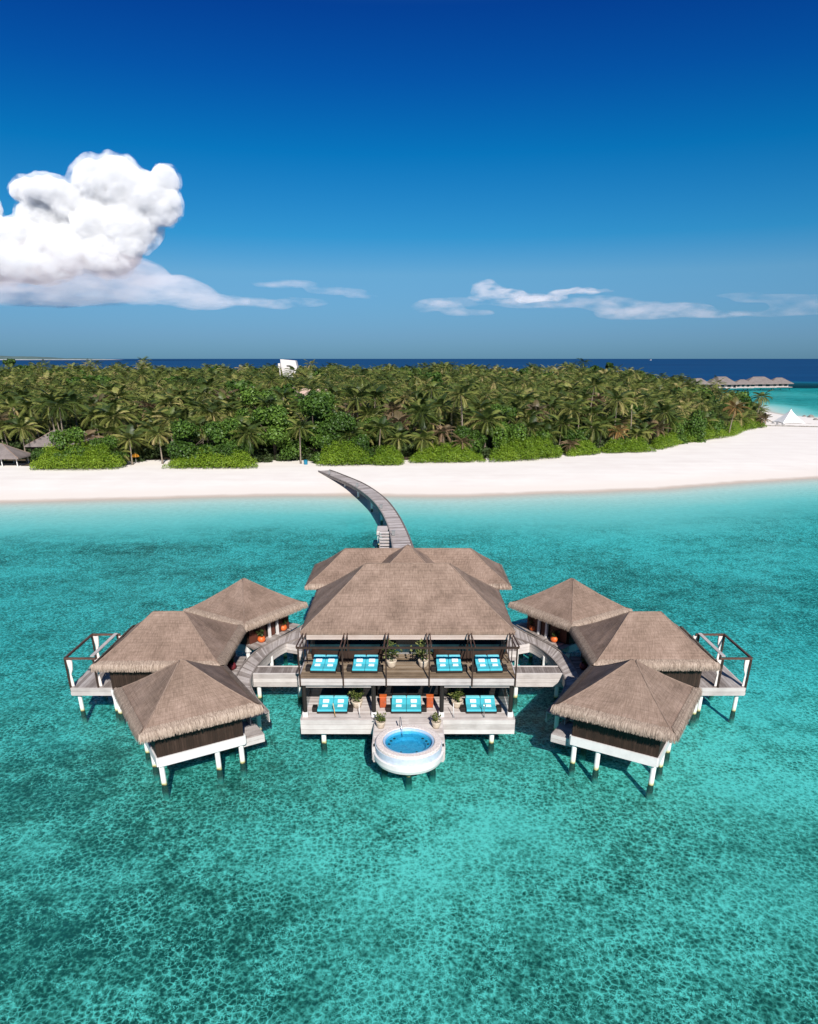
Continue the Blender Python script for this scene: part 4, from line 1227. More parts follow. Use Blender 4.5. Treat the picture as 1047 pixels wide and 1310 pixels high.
# pots
pot_plant('tall leafy plant in a cream pot on the upper deck, left of its twin', (CX - 1.27, 50.6, ZU), 'bowl', group='leafy pots on the upper deck', seed=3, ph=.62, pr=.42, lh=1.7)
pot_plant('tall leafy plant in a cream pot on the upper deck, right of its twin', (CX + 1.22, 50.6, ZU), 'bowl', group='leafy pots on the upper deck', seed=4, ph=.62, pr=.42, lh=1.65)
pot_plant('bushy plant in a cream pot beside the left lower daybed', (CX - 4.05, 50.2, ZL), 'bowl', group='pots on the lower deck', seed=5, ph=.6, pr=.48, lh=1.2)
pot_plant('bushy plant in a cream pot beside the right lower daybed', (CX + 3.95, 50.2, ZL), 'bowl', group='pots on the lower deck', seed=6, ph=.6, pr=.48, lh=1.2)
pot_plant('low pale leafed plant in a cream pot on the left side of the plunge pool', (PC[0] - 2.1, 46.75, ZL), 'bowl', group='pots beside the plunge pool', seed=7, ph=.55, pr=.38, lh=.75)
pot_plant('low pale leafed plant in a cream pot on the right side of the plunge pool', (PC[0] + 2.08, 46.75, ZL), 'bowl', group='pots beside the plunge pool', seed=8, ph=.55, pr=.38, lh=.75)
for s, nm in ((-1, 'left'), (1, 'right')):
    pot_plant('round orange pot with a small shrub on the %s porch, nearer the pavilion' % nm, (CX + s * 12.75, 67.4, ZL + .03), 'round', group='orange pots', seed=11 + s, ph=.58, pr=.4, lh=.85, potmat=M['orange'], leaf=M['under'])
    pot_plant('round orange pot with a small shrub on the %s porch, farther from the pavilion' % nm, (CX + s * 14.35, 64.2, ZL + .03), 'round', group='orange pots', seed=15 + s, ph=.58, pr=.4, lh=.85, potmat=M['orange'], leaf=M['under'])
    q = rot2((CX + s * 16.25, 46.3), -s * 3.85, .95, R(-s * 31))
    pot_plant('orange red pot on the landing at the corner of the front hut on the %s' % nm, (q[0], q[1], 2.41), 'round', group='orange pots', seed=19 + s, ph=.6, pr=.36, lh=.4, potmat=M['orange'], leaf=M['under'])
    pot_plant('dark red pot in the shade under the eave of the %s middle hut' % nm, (CX + s * 15.75, 57.6, ZL), 'round', group='dark red pots', seed=23 + s, ph=.65, pr=.42, lh=.6, potmat=M['maroon'], leaf=M['under'])
    e = empty('porch_floor', 'shaded timber porch between walkway and the %s middle hut' % nm, 'porch', (CX + s * 15.6, 57.5, 0))
    mb = MB(); xa, xb = sorted((CX + s * 15.1, CX + s * 16.6)); deck_planks(mb, xa, xb, 53.8, 60.6, ZL - .005, 'x', .24); mb.build('deck', M['deck'], e, e.location)
    mb = MB(); mb.box(((xa + xb) / 2, 60.66, 2.1), (xb - xa, .1, .7)); mb.build('edge_board', M['fascia'], e, e.location)
    for yy in (54.5, 59.8): add_pile(e, CX + s * 15.5, yy, 2.3, .17)
# ================================================================== vegetation
def palm_crown(seed, nf=22, nl=11, L=4.6, lw=.16, brown=0.15, droop=1.25, upmin=-.75, ns=7):
    r = np.random.default_rng(seed)
    V, T, C = [], [], []
    for k in range(nf):
        age = k / (nf - 1)
        az = k * 2.39996 + r.normal(0, .12)
        e0 = 1.25 - age * (1.25 - upmin) + r.normal(0, .08)
        ll = L * (0.72 + .38 * math.sin(pi * min(1, .25 + age * .75))) * r.uniform(.88, 1.1)
        dr = droop * r.uniform(.75, 1.2)
        h = np.array([cos(az), sin(az)])
        sv = np.array([-sin(az), cos(az), 0])
        pos = np.array([h[0] * .12, h[1] * .12, 0.0]); pts, tans = [pos.copy()], []
        for i in range(ns):
            t = (i + .5) / ns
            e = e0 - dr * t ** 1.25
            tg = np.array([h[0] * cos(e), h[1] * cos(e), sin(e)])
            pos = pos + tg * ll / ns
            pts.append(pos.copy()); tans.append(tg)
        tans.append(tans[-1])
        base_t = np.clip(.24 + .30 * age + r.normal(0, .17) + (brown * 2.2 if (age > .86 and r.random() < .5) else 0), 0, 1)
        # rachis
        b = len(V)
        for i in range(ns + 1):
            w = .055 * (1 - i / ns) + .012
            V.append(pts[i] + sv * w); V.append(pts[i] - sv * w); C += [min(1, base_t + .22)] * 2
        for i in range(ns):
            T += [(b + 2 * i, b + 2 * i + 1, b + 2 * i + 3), (b + 2 * i, b + 2 * i + 3, b + 2 * i + 2)]
        for j in range(nl):
            t = .14 + .84 * (j + .5) / nl
            f = t * ns; i = min(ns - 1, int(f)); p = pts[i] + (pts[i + 1] - pts[i]) * (f - i); tg = tans[i]
            ln = ll * .30 * (math.sin(pi * (t * .80 + .17)) ** .7) * r.uniform(.85, 1.15)
            up = np.cross(sv, tg) * -1
            if up[2] < 0: up = -up
            for sg in (-1, 1):
                d = sv * sg * .78 + tg * .55 + np.array([0, 0, -.38]) + up * .12
                d /= np.linalg.norm(d)
                b = len(V)
                V += [p - tg * lw * .5, p + tg * lw * .5, p + d * ln * .55 + tg * lw * .42, p + d * ln + np.array([0, 0, -.10 * ln])]
                T += [(b, b + 1, b + 2), (b, b + 2, b + 3)]
                c = np.clip(base_t + r.normal(0, .05), 0, 1)
                C += [c, c, c, min(1, c + .10)]
    # a few coconuts and the leaf-base knot
    return np.array(V), np.array(T), np.array(C)

def trunk_mb(h, seed, lean=.06, r0=.22, r1=.13):
    r = random.Random(seed)
    a = r.uniform(0, 2 * pi); k = lean * h
    pts, rad = [], []
    for i in range(9):
        f = i / 8
        off = k * (f ** 1.6 - 1)
        pts.append((cos(a) * off, sin(a) * off, h * f))
        rad.append(r0 * (1 + .5 * max(0, .12 - f) / .12) * (1 - f) + r1 * f)
    mb = MB(); mb.tube(pts, rad, 8, .5)
    return mb

# palm templates: crown near the origin, trunk below; each instance shares the two meshes
TPL = []
for k in range(9):
    V, T, C = palm_crown(100 + k, nf=[22, 24, 20, 26, 22, 19, 24, 21, 23][k], nl=20, L=[4.4, 4.9, 4.2, 4.7, 5.0, 4.3, 4.6, 4.8, 4.5][k], lw=.15, droop=[1.15, 1.3, 1.0, 1.45, 1.25, 1.1, 1.35, 1.2, 1.5][k], upmin=[-.7, -.85, -.5, -.95, -.75, -.6, -.9, -.7, -1.0][k])
    TPL.append((tri_mesh('palm_crown', V, T, C), k))
TPL_ARR = []
for k in range(8):
    TPL_ARR.append(palm_crown(200 + k, nf=18, nl=7, L=4.6, lw=.34, droop=[1.2, 1.35, 1.05, 1.45, 1.25, 1.1, 1.5, 1.3][k], upmin=-.75, ns=5))
PALM_MAT = {'palm': M['palm'], 'palm_orange': M['palm_orange'], 'palm_brown': M['palm_brown']}
TRUNKS = {}
CROWNS = {}
def crown_mesh(k, mat):
    if (k, mat) not in CROWNS:
        me = TPL[k][0] if mat == 'palm' else TPL[k][0].copy()
        if not me.materials: me.materials.append(M[mat])
        else: me.materials[0] = M[mat]
        CROWNS[(k, mat)] = me
    return CROWNS[(k, mat)]
def trunk_mesh(hq, seed):
    if (hq, seed) not in TRUNKS:
        mb = trunk_mb(hq, seed)
        o = mb.build('trunk', M['bark'], None, smooth=True)
        me = o.data
        bpy.data.objects.remove(o)
        TRUNKS[(hq, seed)] = me
    return TRUNKS[(hq, seed)]

def palm(x, y, zc, label, group='palms of the island grove', k=None, mat='palm', sc=1.0, rnd=random, lean=None):
    g = zg(x, y)
    h = max(3.0, zc - g)
    k = rnd.randrange(9) if k is None else k
    t = empty('palm_tree', label, 'palm tree', (x, y, g), rnd.uniform(0, 2 * pi), group)
    hq = round(h)
    tm = trunk_mesh(hq, k % 3)
    tr = bpy.data.objects.new('trunk', tm); col.objects.link(tr); setparent(tr, t); tr.scale = (1, 1, h / hq)
    cr = bpy.data.objects.new('crown', crown_mesh(k, mat)); col.objects.link(cr); setparent(cr, t)
    cr.location = (0, 0, h); cr.scale = (sc, sc, sc); cr.rotation_euler = (rnd.gauss(0, .06), rnd.gauss(0, .06), 0)
    return t

# ---- broadleaf crowns and bushes: thousands of leaf-sized faces through a lobed volume
def leaf_cloud(seed, lobes, n, size, tint_lo=.1, tint_hi=.9, shell=.35, flat=0.0):
    """lobes: (cx,cy,cz,rx,ry,rz)"""
    r = np.random.default_rng(seed)
    vol = np.array([l[3] * l[4] + l[4] * l[5] + l[3] * l[5] for l in lobes]); vol = vol / vol.sum()
    cnt = r.multinomial(n, vol)
    Vs, Cs = [], []
    for l, c in zip(lobes, cnt):
        d = r.normal(size=(c, 3)); d /= np.linalg.norm(d, axis=1)[:, None]
        if flat: d[:, 2] = np.where(d[:, 2] < -flat, -d[:, 2], d[:, 2])
        rad = 1 - shell * r.random(c) ** 1.6
        bumpy = 1 + .10 * np.sin(d[:, 0] * 9 + seed) * np.sin(d[:, 1] * 8 + 1) + .08 * np.sin(d[:, 2] * 11 + d[:, 0] * 6)
        P = np.array(l[:3]) + d * np.array(l[3:6]) * (rad * bumpy)[:, None]
        nrm = d * .7 + r.normal(size=(c, 3)) * .55 + np.array([0, 0, .35]); nrm /= np.linalg.norm(nrm, axis=1)[:, None]
        a = np.cross(nrm, r.normal(size=(c, 3))); a /= np.linalg.norm(a, axis=1)[:, None]
        b = np.cross(nrm, a)
        s = size * r.uniform(.6, 1.3, c)[:, None]
        q = np.stack([P - a * s * .5, P + b * s * .34, P + a * s * .5, P - b * s * .34], 1)
        Vs.append(q)
        base = r.uniform(tint_lo, tint_hi)
        tt = np.clip(base * .35 + .65 * r.uniform(tint_lo, tint_hi, c), 0, 1)
        Cs.append(np.repeat(tt, 4))
    V = np.concatenate(Vs).reshape(-1, 3); C = np.concatenate(Cs)
    m = len(V) // 4; b = np.arange(m)[:, None] * 4
    T = np.concatenate([b + np.array([[0, 1, 2]]), b + np.array([[0, 2, 3]])])
    return V, T, C

def tree_lobes(seed, R0=3.4, H=3.0, n=13, zlo=-.55):
    r = np.random.default_rng(seed); L = []
    for i in range(n):
        a = r.uniform(0, 2 * pi); q = R0 * r.uniform(.15, .82) ** .7
        z = H * r.uniform(zlo, .75) * (1 - .35 * (q / R0))
        s = r.uniform(.30, .52) * R0
        L.append((q * cos(a), q * sin(a), z, s, s, s * .8))
    return L
BT = []
for k in range(6):
    V, T, C = leaf_cloud(300 + k, tree_lobes(300 + k, 3.7, 3.6, 20, -1.15), 9000, .40)
    me = tri_mesh('tree_crown', V, T, C); me.materials.append(M['broad']); BT.append(me)
BT_ARR = []
for k in range(4):
    BT_ARR.append(leaf_cloud(340 + k, tree_lobes(340 + k, 3.8, 3.0, 12), 650, 1.25))
def limb_mesh(seed):
    r = random.Random(seed); mb = MB()
    mb.tube([(0, 0, -6), (.1, .05, -3), (0, .1, 0)], [.38, .28, .18], 8)
    for i in range(5):
        a = r.uniform(0, 2 * pi)
        mb.tube([(0.05, .05, -3 + i * .5), (cos(a) * 1.1, sin(a) * 1.1, -1.3 + i * .4), (cos(a) * 2.3, sin(a) * 2.3, .4 + i * .3)], [.16, .11, .04], 6)
    o = mb.build('trunk', M['limb'], None, smooth=True); me = o.data; bpy.data.objects.remove(o); return me
LIMBS = [limb_mesh(s) for s in range(3)]
def broadleaf(x, y, zc, label, sc=1.0, group=None, rnd=random, k=None, flat=1.0):
    g = zg(x, y)
    t = empty('broadleaf_tree', label, 'tree', (x, y, g), rnd.uniform(0, 6.28), group)
    kk = rnd.randrange(6) if k is None else k
    tr = bpy.data.objects.new('trunk', LIMBS[kk % 3]); col.objects.link(tr); setparent(tr, t); tr.location = (0, 0, zc - g); tr.scale = (sc, sc, max(.3, (zc - g) / 6.2))
    cr = bpy.data.objects.new('crown', BT[kk]); col.objects.link(cr); setparent(cr, t)
    cr.location = (0, 0, zc - g); cr.scale = (sc, sc, sc * flat)
    return t

def bush(label, pts, h, depth, seed, n, size=.30, mat='bush', name='beach_bush', group='low bushes along the beach'):
    """a low rounded hedge-like bush following a line of points"""
    r = np.random.default_rng(seed); lobes = []
    pts = [Vector((*p, 0)) for p in pts]
    L = sum((b - a).length for a, b in zip(pts, pts[1:]))
    m = max(3, int(L / 1.3))
    c = sum(pts, Vector()) / len(pts); gz = zg(c.x, c.y)
    def at(f):
        x = f * L
        for a, b in zip(pts, pts[1:]):
            l = (b - a).length
            if x <= l: return a.lerp(b, x / l)
            x -= l
        return pts[-1]
    for i in range(m):
        for row in range(3):
            f = (i + .5 + r.uniform(-.4, .4)) / m
            p = at(min(1, max(0, f)))
            endf = min(1, 3.2 * min(f, 1 - f) + .35)
            hh = .86 * h * r.uniform(.9, 1.05) * endf * (0.62 + .22 * row)
            rr = r.uniform(1.2, 2.0) * (.6 + .4 * endf)
            lobes.append((p.x - c.x + r.uniform(-.5, .5), p.y - c.y + (row + .35) * depth / 3 + r.uniform(-.4, .4), hh * .28, rr, rr, hh * .74))
    V, T, C = leaf_cloud(seed, lobes, int(n * 2.2), size, .05, .95, .3, .25)
    V[:, 2] = np.maximum(V[:, 2], .02 + r.uniform(0, .1, len(V)))
    t = empty(name, label, 'bush', (c.x, c.y, gz), 0, group)
    me = tri_mesh('foliage', V, T, C); link_mesh('foliage', me, M[mat], t)
    return t

exec_rnd = random.Random(11)
# -- bushes at the head of the beach (positions from the photograph's plan)
bush('long bright green bush beside the thatched beach shelter at far left', [(-98, 186.5), (-86, 186.2), (-75.5, 188)], 7.2, 5, 1, 11000)
bush('bright green bush between the sandy path and the tall starburst palm', [(-63.5, 189.5), (-52, 189), (-40.5, 190)], 5.6, 4.5, 2, 10000)
bush('bright green bush at the root of the jetty', [(-24, 194.5), (-17, 194), (-10.5, 196)], 6.8, 5, 3, 8000)
bush('rounded bright green bush just right of the jetty', [(-9.5, 195.5), (-5.5, 195.2), (-2.3, 196.5)], 5.6, 4, 4, 5500)
bush('long low bush right of the jetty below a reddish palm', [(.6, 199.5), (10, 200), (20, 201.5)], 5.4, 5, 5, 10000)
bush('wide dense bush in the middle of the right beach', [(22.8, 200.5), (33, 204), (44.5, 211)], 6.6, 6, 6, 12000)
bush('low bush right of the wide dense bush', [(47, 213.5), (52, 216), (57, 219.5)], 4.4, 5, 7, 6500)
bush('low bush left of the leaning palms on the right beach', [(59, 220.5), (66, 222), (75, 225)], 4.4, 5, 8, 7500)
bush('bush in the bay of the right treeline', [(78, 229), (85, 238), (91.5, 247)], 4.2, 6, 9, 8000)
bush('tall broad bush left of the orange palm', [(93.5, 248), (104, 257), (116, 267)], 7.2, 7, 10, 11000)
bush('bush below the orange palm', [(117.5, 269), (124, 279), (130, 289)], 4.6, 6, 12, 6000)
bush('last low bush at the right end of the treeline', [(132, 292), (140, 301), (149, 309)], 4.8, 6, 13, 6000)

# -- broadleaf trees seen singly
BL = [(90, 566, 190, 1.3, 'dark leafy tree rising behind the long bush at far left'), (60, 588, 190, .9, 'light green leafy tree at the left end of the long bush'),
      (135, 573, 192, 1.1, 'leafy tree at the right end of the long bush'), (245, 560, 194, 1.5, 'dark dense tree above the second bush'), (285, 558, 195, 1.5, 'dark dense tree left of the starburst palm'), (300, 575, 193, 1.0, 'small dark tree low behind the second bush'),
      (350, 540, 203, 1.6, 'large green tree behind the leaning palm, its left side'), (372, 565, 205, 1.3, 'green tree in the shade behind the blue bin'), (400, 530, 208, 1.9, 'largest bright green broadleaf tree above the jetty root'), (430, 548, 204, 1.5, 'bright green tree right of the largest broadleaf tree'),
      (455, 572, 199, 1.2, 'bright green tree low beside the jetty bushes'), (410, 570, 201, 1.3, 'bright green tree low at the jetty root'), (335, 520, 218, 1.6, 'green tree left of the largest broadleaf tree, farther back'), (470, 545, 210, 1.2, 'green tree among palms right of the jetty'),
      (600, 560, 207, 1.2, 'leafy tree above the long low bush'), (655, 560, 210, 1.5, 'leafy tree behind the wide dense bush'), (690, 565, 214, 1.2, 'leafy tree at the right end of the wide dense bush'), (640, 535, 222, 1.3, 'green tree in the palms above the wide dense bush'),
      (735, 560, 222, 1.1, 'leafy tree behind the low bush on the right beach'), (880, 548, 255, 1.5, 'green tree behind the tall broad bush'), (905, 540, 265, 1.4, 'green tree left of the orange palm'), (860, 552, 248, 1.2, 'green tree in the bay of the right treeline')]
import numpy.linalg as LA
TH = math.atan((854 - 458.5) / 900.0)
def at_depth(px, py, Y):
    """world x and z of a photograph pixel at distance Y"""
    ax, az = (px - 523.5) / 900.0, -(py - 854) / 900.0
    fy = cos(TH) + az * sin(TH); fz = -sin(TH) + az * cos(TH)
    return ax * Y / fy, 28.0 + fz * Y / fy
placed = []
for px, py, Y, sc, lab in BL:
    x, z = at_depth(px, py, Y)
    Y += 2.5; x, z = at_depth(px, py, Y)
    broadleaf(x, Y, max(3.6, z - .8), lab, sc * 1.1, 'broadleaf trees along the beach', exec_rnd); placed.append((x, Y, 3.2 * sc))

# -- palms seen singly along the beach
FP = [(318, 556, 196, 'palm', 1.12, 'wide starburst palm with pale fronds right of the second bush'), (384, 548, 199.5, 'palm', .95, 'slender palm standing by the blue bin at the beach edge'),
      (447, 558, 203, 'palm', 1.0, 'palm rising from the bushes right of the jetty root'), (487, 548, 206, 'palm', 1.05, 'palm with drooping fronds right of the bright green trees'), (541, 562, 204, 'palm', .95, 'low palm with tan hanging fronds between two bushes'),
      (566, 553, 207, 'palm_brown', .9, 'reddish brown palm above the long low bush'), (592, 566, 205, 'palm_brown', .8, 'drooping half dry palm over the long low bush'), (166, 562, 197, 'palm', 1.05, 'palm with spreading crown left of the sandy path'),
      (203, 556, 199, 'palm', 1.0, 'palm with a pale trunk standing at the sandy path'), (150, 580, 195, 'palm', .8, 'low palm with brown hanging fronds beside the sandy path'), (76, 520, 205, 'palm', 1.0, 'tall palm above the thatched roofs at far left'),
      (28, 548, 200, 'palm', 1.0, 'palm leaning over the thatched beach shelter'), (700, 556, 216, 'palm', 1.0, 'palm right of the wide dense bush'), (760, 548, 224, 'palm', 1.05, 'palm above the low bushes on the right beach'),
      (790, 552, 229, 'palm_orange', .8, 'small orange tinged palm on the right beach'), (815, 556, 232, 'palm', .9, 'palm with low fronds right of the orange tinged palm'), (850, 528, 244, 'palm', 1.2, 'tall palm with a wide crown over the bay in the treeline'),
      (941, 522, 272, 'palm_orange', 1.0, 'orange dead palm with a leaning pale trunk'), (977, 536, 306, 'palm_brown', .9, 'brown palm at the right end of the treeline'), (975, 508, 318, 'palm', 1.0, 'tallest palm near the right end of the treeline'),
      (730, 570, 217, 'palm_brown', .7, 'low half dry palm between two bushes on the right beach'), (510, 562, 202, 'palm', .85, 'palm beside the gap right of the jetty bushes')]
for px, py, Y, mat, sc, lab in FP:
    x, z = at_depth(px, py, Y)
    palm(x, Y, z, lab, 'palms along the beach', None, mat, sc, exec_rnd); placed.append((x, Y, 2.6))

# -- the grove behind
cand = []
gx = np.arange(-420, 240, 6.5); gy = np.arange(196, 585, 7.0)
rr = np.random.default_rng(21)
PXg, PYg = np.meshgrid(gx, gy)
PXg = PXg + rr.uniform(-2.6, 2.6, PXg.shape); PYg = PYg + rr.uniform(-2.8, 2.8, PYg.shape)
SD = sdf(VEG, PXg, PYg)
# clearings for roofs and the tower, as (x, y, radius)
CLEAR = [(-95, 204, 8), (-110, 197, 9.0), (-66, 430, 8), (-52, 320, 12), (-42, 318, 11), (-47, 304, 10), (-38, 300, 8)]
for x, y, sd in zip(PXg.ravel(), PYg.ravel(), SD.ravel()):
    if sd < 3.5: continue
    rat = x / y
    if rat < -.66 or rat > .50: continue
    ymax = 575 if rat < .28 else 575 - (rat - .28) / .2 * 225
    if y > ymax: continue
    if any((x - a) ** 2 + (y - b) ** 2 < c * c for a, b, c in CLEAR): continue
    if any((x - a) ** 2 + (y - b) ** 2 < c * c * .6 for a, b, c in placed): continue
    edge = min(1.0, .55 + sd / 45)
    zc = 1.6 + (10.2 + 5.3 * min(1, max(0, (y - 205) / 330))) * edge + rr.normal(0, 2.3) + (rr.uniform(1.5, 4) if rr.random() < .10 and rat < .30 else 0)
    if rat > .25: zc -= (rat - .25) * 36
    cand.append((y, x, max(5.5, zc)))
cand.sort()
vis = [c for c in cand if -.575 < c[1] / c[0] < .52]
n_ind = 300 - len(FP)
ind = set(id(c) for c in vis[:n_ind])
prnd = random.Random(31)
patch = lambda x, y: math.sin(x * .045 + 1.1) * math.sin(y * .038 + .4) + .5 * math.sin(x * .11 + y * .07)
SV, ST, SC = [], [], []
BV, BTt, BC = [], [], []
off = boff = 0
nbl = 0
for c in cand:
    y, x, zc = c
    if id(c) in ind:
        mat = 'palm_brown' if prnd.random() < .06 else 'palm'
        lab = 'coconut palm with a dull olive crown inside the dense island grove' if mat == 'palm' else 'coconut palm with a brownish crown inside the dense island grove'
        palm(x, y, zc, lab, 'olive palms of the island grove' if mat == 'palm' else 'brownish palms of the island grove', None, mat, prnd.uniform(.95, 1.24), prnd)
    elif patch(x, y) > .78 and prnd.random() < .7:
        V, T, C = BT_ARR[prnd.randrange(4)]
        s = prnd.uniform(.9, 1.35); a = prnd.uniform(0, 6.28); k = prnd.uniform(-.2, .2)
        W = V * s; W = np.stack([W[:, 0] * cos(a) - W[:, 1] * sin(a) + x, W[:, 0] * sin(a) + W[:, 1] * cos(a) + y, W[:, 2] + zc - .8], -1)
        BV.append(W); BTt.append(T + boff); BC.append(np.clip(C + k, 0, 1)); boff += len(V)
    else:
        V, T, C = TPL_ARR[prnd.randrange(8)]
        s = prnd.uniform(1.0, 1.3); a = prnd.uniform(0, 6.28); k = prnd.gauss(0, .13) + (.35 if prnd.random() < .03 else 0)
        W = V * s; W = np.stack([W[:, 0] * cos(a) - W[:, 1] * sin(a) + x, W[:, 0] * sin(a) + W[:, 1] * cos(a) + y, W[:, 2] + zc], -1)
        # a slim three sided trunk
        tv = np.array([(x + .18 * cos(q), y + .18 * sin(q), zz) for zz in (1.5, zc) for q in (0, 2.1, 4.2)])
        tt = np.array([(0, 1, 4), (0, 4, 3), (1, 2, 5), (1, 5, 4), (2, 0, 3), (2, 3, 5)])
        SV += [W, tv]; ST += [T + off, tt + off + len(V)]; SC += [np.clip(C + k, 0, 1), np.full(6, .75)]; off += len(V) + 6
me = tri_mesh('palm_forest', np.concatenate(SV), np.concatenate(ST), np.concatenate(SC)); me.materials.append(M['palm'])
o = bpy.data.objects.new('palm_forest', me); col.objects.link(o)
tag(o, 'far mass of palms filling the middle and back of the island', 'palm forest', kind='stuff')
if BV:
    me = tri_mesh('broadleaf_forest', np.concatenate(BV), np.concatenate(BTt), np.concatenate(BC)); me.materials.append(M['broad'])
    o = bpy.data.objects.new('broadleaf_forest', me); col.objects.link(o)
    tag(o, 'patches of rounder green trees among the far palms', 'forest', kind='stuff')
# undergrowth: leafy mass below the crowns, near the beach
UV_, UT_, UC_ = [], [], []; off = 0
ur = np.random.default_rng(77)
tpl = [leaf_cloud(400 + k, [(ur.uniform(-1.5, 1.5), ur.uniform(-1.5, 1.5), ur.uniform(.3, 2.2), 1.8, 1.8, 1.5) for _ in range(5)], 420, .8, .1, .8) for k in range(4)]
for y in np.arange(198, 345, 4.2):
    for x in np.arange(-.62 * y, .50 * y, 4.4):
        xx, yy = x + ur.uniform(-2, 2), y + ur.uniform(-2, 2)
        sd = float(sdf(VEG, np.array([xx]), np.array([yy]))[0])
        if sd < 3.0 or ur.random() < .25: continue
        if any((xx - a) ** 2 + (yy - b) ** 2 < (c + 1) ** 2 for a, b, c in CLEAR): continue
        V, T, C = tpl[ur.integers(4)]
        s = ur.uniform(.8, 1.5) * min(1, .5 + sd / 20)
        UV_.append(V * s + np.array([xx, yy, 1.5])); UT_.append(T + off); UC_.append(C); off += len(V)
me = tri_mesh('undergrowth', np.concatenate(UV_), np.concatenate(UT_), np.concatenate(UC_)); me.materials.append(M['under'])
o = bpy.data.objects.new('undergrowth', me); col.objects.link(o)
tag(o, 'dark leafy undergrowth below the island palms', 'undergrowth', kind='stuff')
# ================================================================== things on the island and beyond
def shelter(label, c, w, d, z_e, z_r, ridge, mat, posts=True, walls=None, name='beach_shelter', fl=0.0):
    t = empty(name, label, 'shelter', (c[0], c[1], zg(*c)))
    hip_roof('roof', t, c, w, d, 0, z_e, z_r, ridge, mat, thick=.3, capr=.12, step=.8)
    g = zg(*c)
    if posts:
        for sx in (-1, -.33, .33, 1):
            for sy in (-1, 1):
                mb = MB(); mb.tube([(c[0] + sx * (w / 2 - 1.2), c[1] + sy * (d / 2 - 1.2), g - .2), (c[0] + sx * (w / 2 - 1.2), c[1] + sy * (d / 2 - 1.2), z_e + .2)], .14, 10)
                mb.build('post', M['white_paint'], t, t.location)
    if walls:
        mb = MB(); mb.box((c[0], c[1], (g + z_e) / 2), (w - 2.6, d - 2.6, z_e - g - .05)); mb.build('wall', M[walls], t, t.location)
    return t
shelter('open grey thatched beach shelter on white posts at the far left edge', (-110.5, 196.5), 14.5, 8.5, 3.9, 7.2, 3.0, M['thatch_grey'])
shelter('grey thatched roof showing behind the long bush at far left', (-95, 205), 20, 10.5, 6.2, 9.9, 7, M['thatch_grey'], False, 'dark_wood', 'thatched_house')
for (px, py, Y, w, d, rg, lab) in ((374, 503, 322, 7, 6, 2, 'small pale pinkish roofed cottage left of the pair among the palms'), (392, 504, 320, 9, 8, 3, 'pale pinkish roofed cottage in the middle among the palms'), (412, 504, 322, 10, 8, 3.4, 'pale pinkish roofed cottage on the right among the palms')):
    x, z = at_depth(px, py, Y); z += .8
    t = empty('cottage', lab, 'cottage', (x, Y, zg(x, Y)))
    hip_roof('roof', t, (x, Y), w, d, R(px * .4 - 150), z - 1.6, z + 1.4, rg, M['rust_sheet'], thick=.3, capr=.1, step=1.0, rough=.02)
    mb = MB(); mb.box((x, Y, (z - 1.6 + 1.4) / 2), (w - 1.6, d - 1.6, z - 3.1), R(px * .4 - 150)); mb.build('wall', M['render_white'], t, t.location)

# white tower with a flared head
x, zt = at_depth(370, 459.5, 430); t = empty('tower', 'white tower with a flared blocky head rising above the palms', 'tower', (x, 430, zg(x, 430)))
mb = MB()
def ring(hx, hy, z, dx=0): return [(x + dx - hx, 430 - hy, z), (x + dx + hx, 430 - hy, z), (x + dx + hx, 430 + hy, z), (x + dx - hx, 430 + hy, z)]
mb.hexa(ring(2.8, 2.4, 1), ring(2.8, 2.4, zt - 8.2, -.2)); mb.build('shaft', M['render_white'], t, t.location)
mb = MB(); lo, hi = ring(3.3, 2.8, zt - 8.18, -.2), ring(4.4, 3.4, zt - 4.2, .25)
mb.hexa(lo, hi)
lo = ring(4.4, 3.4, zt - 4.19, .25); hi = [(x - 4.45, 426.8, zt), (x + 3.9, 426.8, zt - .7), (x + 3.9, 433.2, zt - .7), (x - 4.45, 433.2, zt)]
mb.hexa(lo, hi); mb.build('head', M['render_white'], t, t.location)
mb = MB(); mb.box((x, 426.55, zt - 3.4), (2.2, .12, .7)); mb.build('louver', M['slot'], t, t.location)
mb = MB(); mb.box((x - 5.6, 430, zt - 3.2), (1.3, 1.6, 2.2)); mb.tube([(x - 5.6, 430, 2), (x - 5.6, 430, zt - 4)], .35, 8); mb.build('side_tank', M['render_white'], t, t.location)

# tent, parasol, bin, shadow line blocks, rocks on the beach
x, _ = at_depth(1009, 541, 334); g = zg(x, 334)
t = empty('tent', 'white pyramid shaped canvas tent on the beach at the far right', 'tent', (x, 334, g))
mb = MB(); vs, fs = [], []; n = 6
for k in range(4):
    a, b = [(-1, -1), (1, -1), (1, 1), (-1, 1)][k], [(-1, -1), (1, -1), (1, 1), (-1, 1)][(k + 1) % 4]
    bi = len(vs)
    for j in range(n + 1):
        f = j / n; r_ = 4.9 * (1 - f) ** 1.25 + .06
        for i in range(5):
            u = i / 4; sg = 1 - .10 * sin(pi * u) * (1 - f)
            vs.append((x + r_ * (a[0] + (b[0] - a[0]) * u) * sg, 334 + r_ * (a[1] + (b[1] - a[1]) * u) * sg, g + .35 * (1 - f) * (sin(pi * u)) + 5.6 * f))
    for j in range(n):
        for i in range(4): p = bi + j * 5 + i; fs.append((p, p + 1, p + 6, p + 5))
mb.add(vs, fs); mb.build('canvas', M['tent'], t, t.location, smooth=True)
mb = MB(); mb.tube([(x, 334, g), (x, 334, g + 6.1)], .09, 8); mb.build('pole', M['bark'], t, t.location)
for sx in (-1, 1):
    for sy in (-1, 1):
        mb = MB(); mb.tube([(x + sx * 5.3, 334 + sy * 5.3, g + .1), (x + sx * 6.8, 334 + sy * 6.8, g)], .04, 5); mb.build('guy_rope', M['bark'], t, t.location)
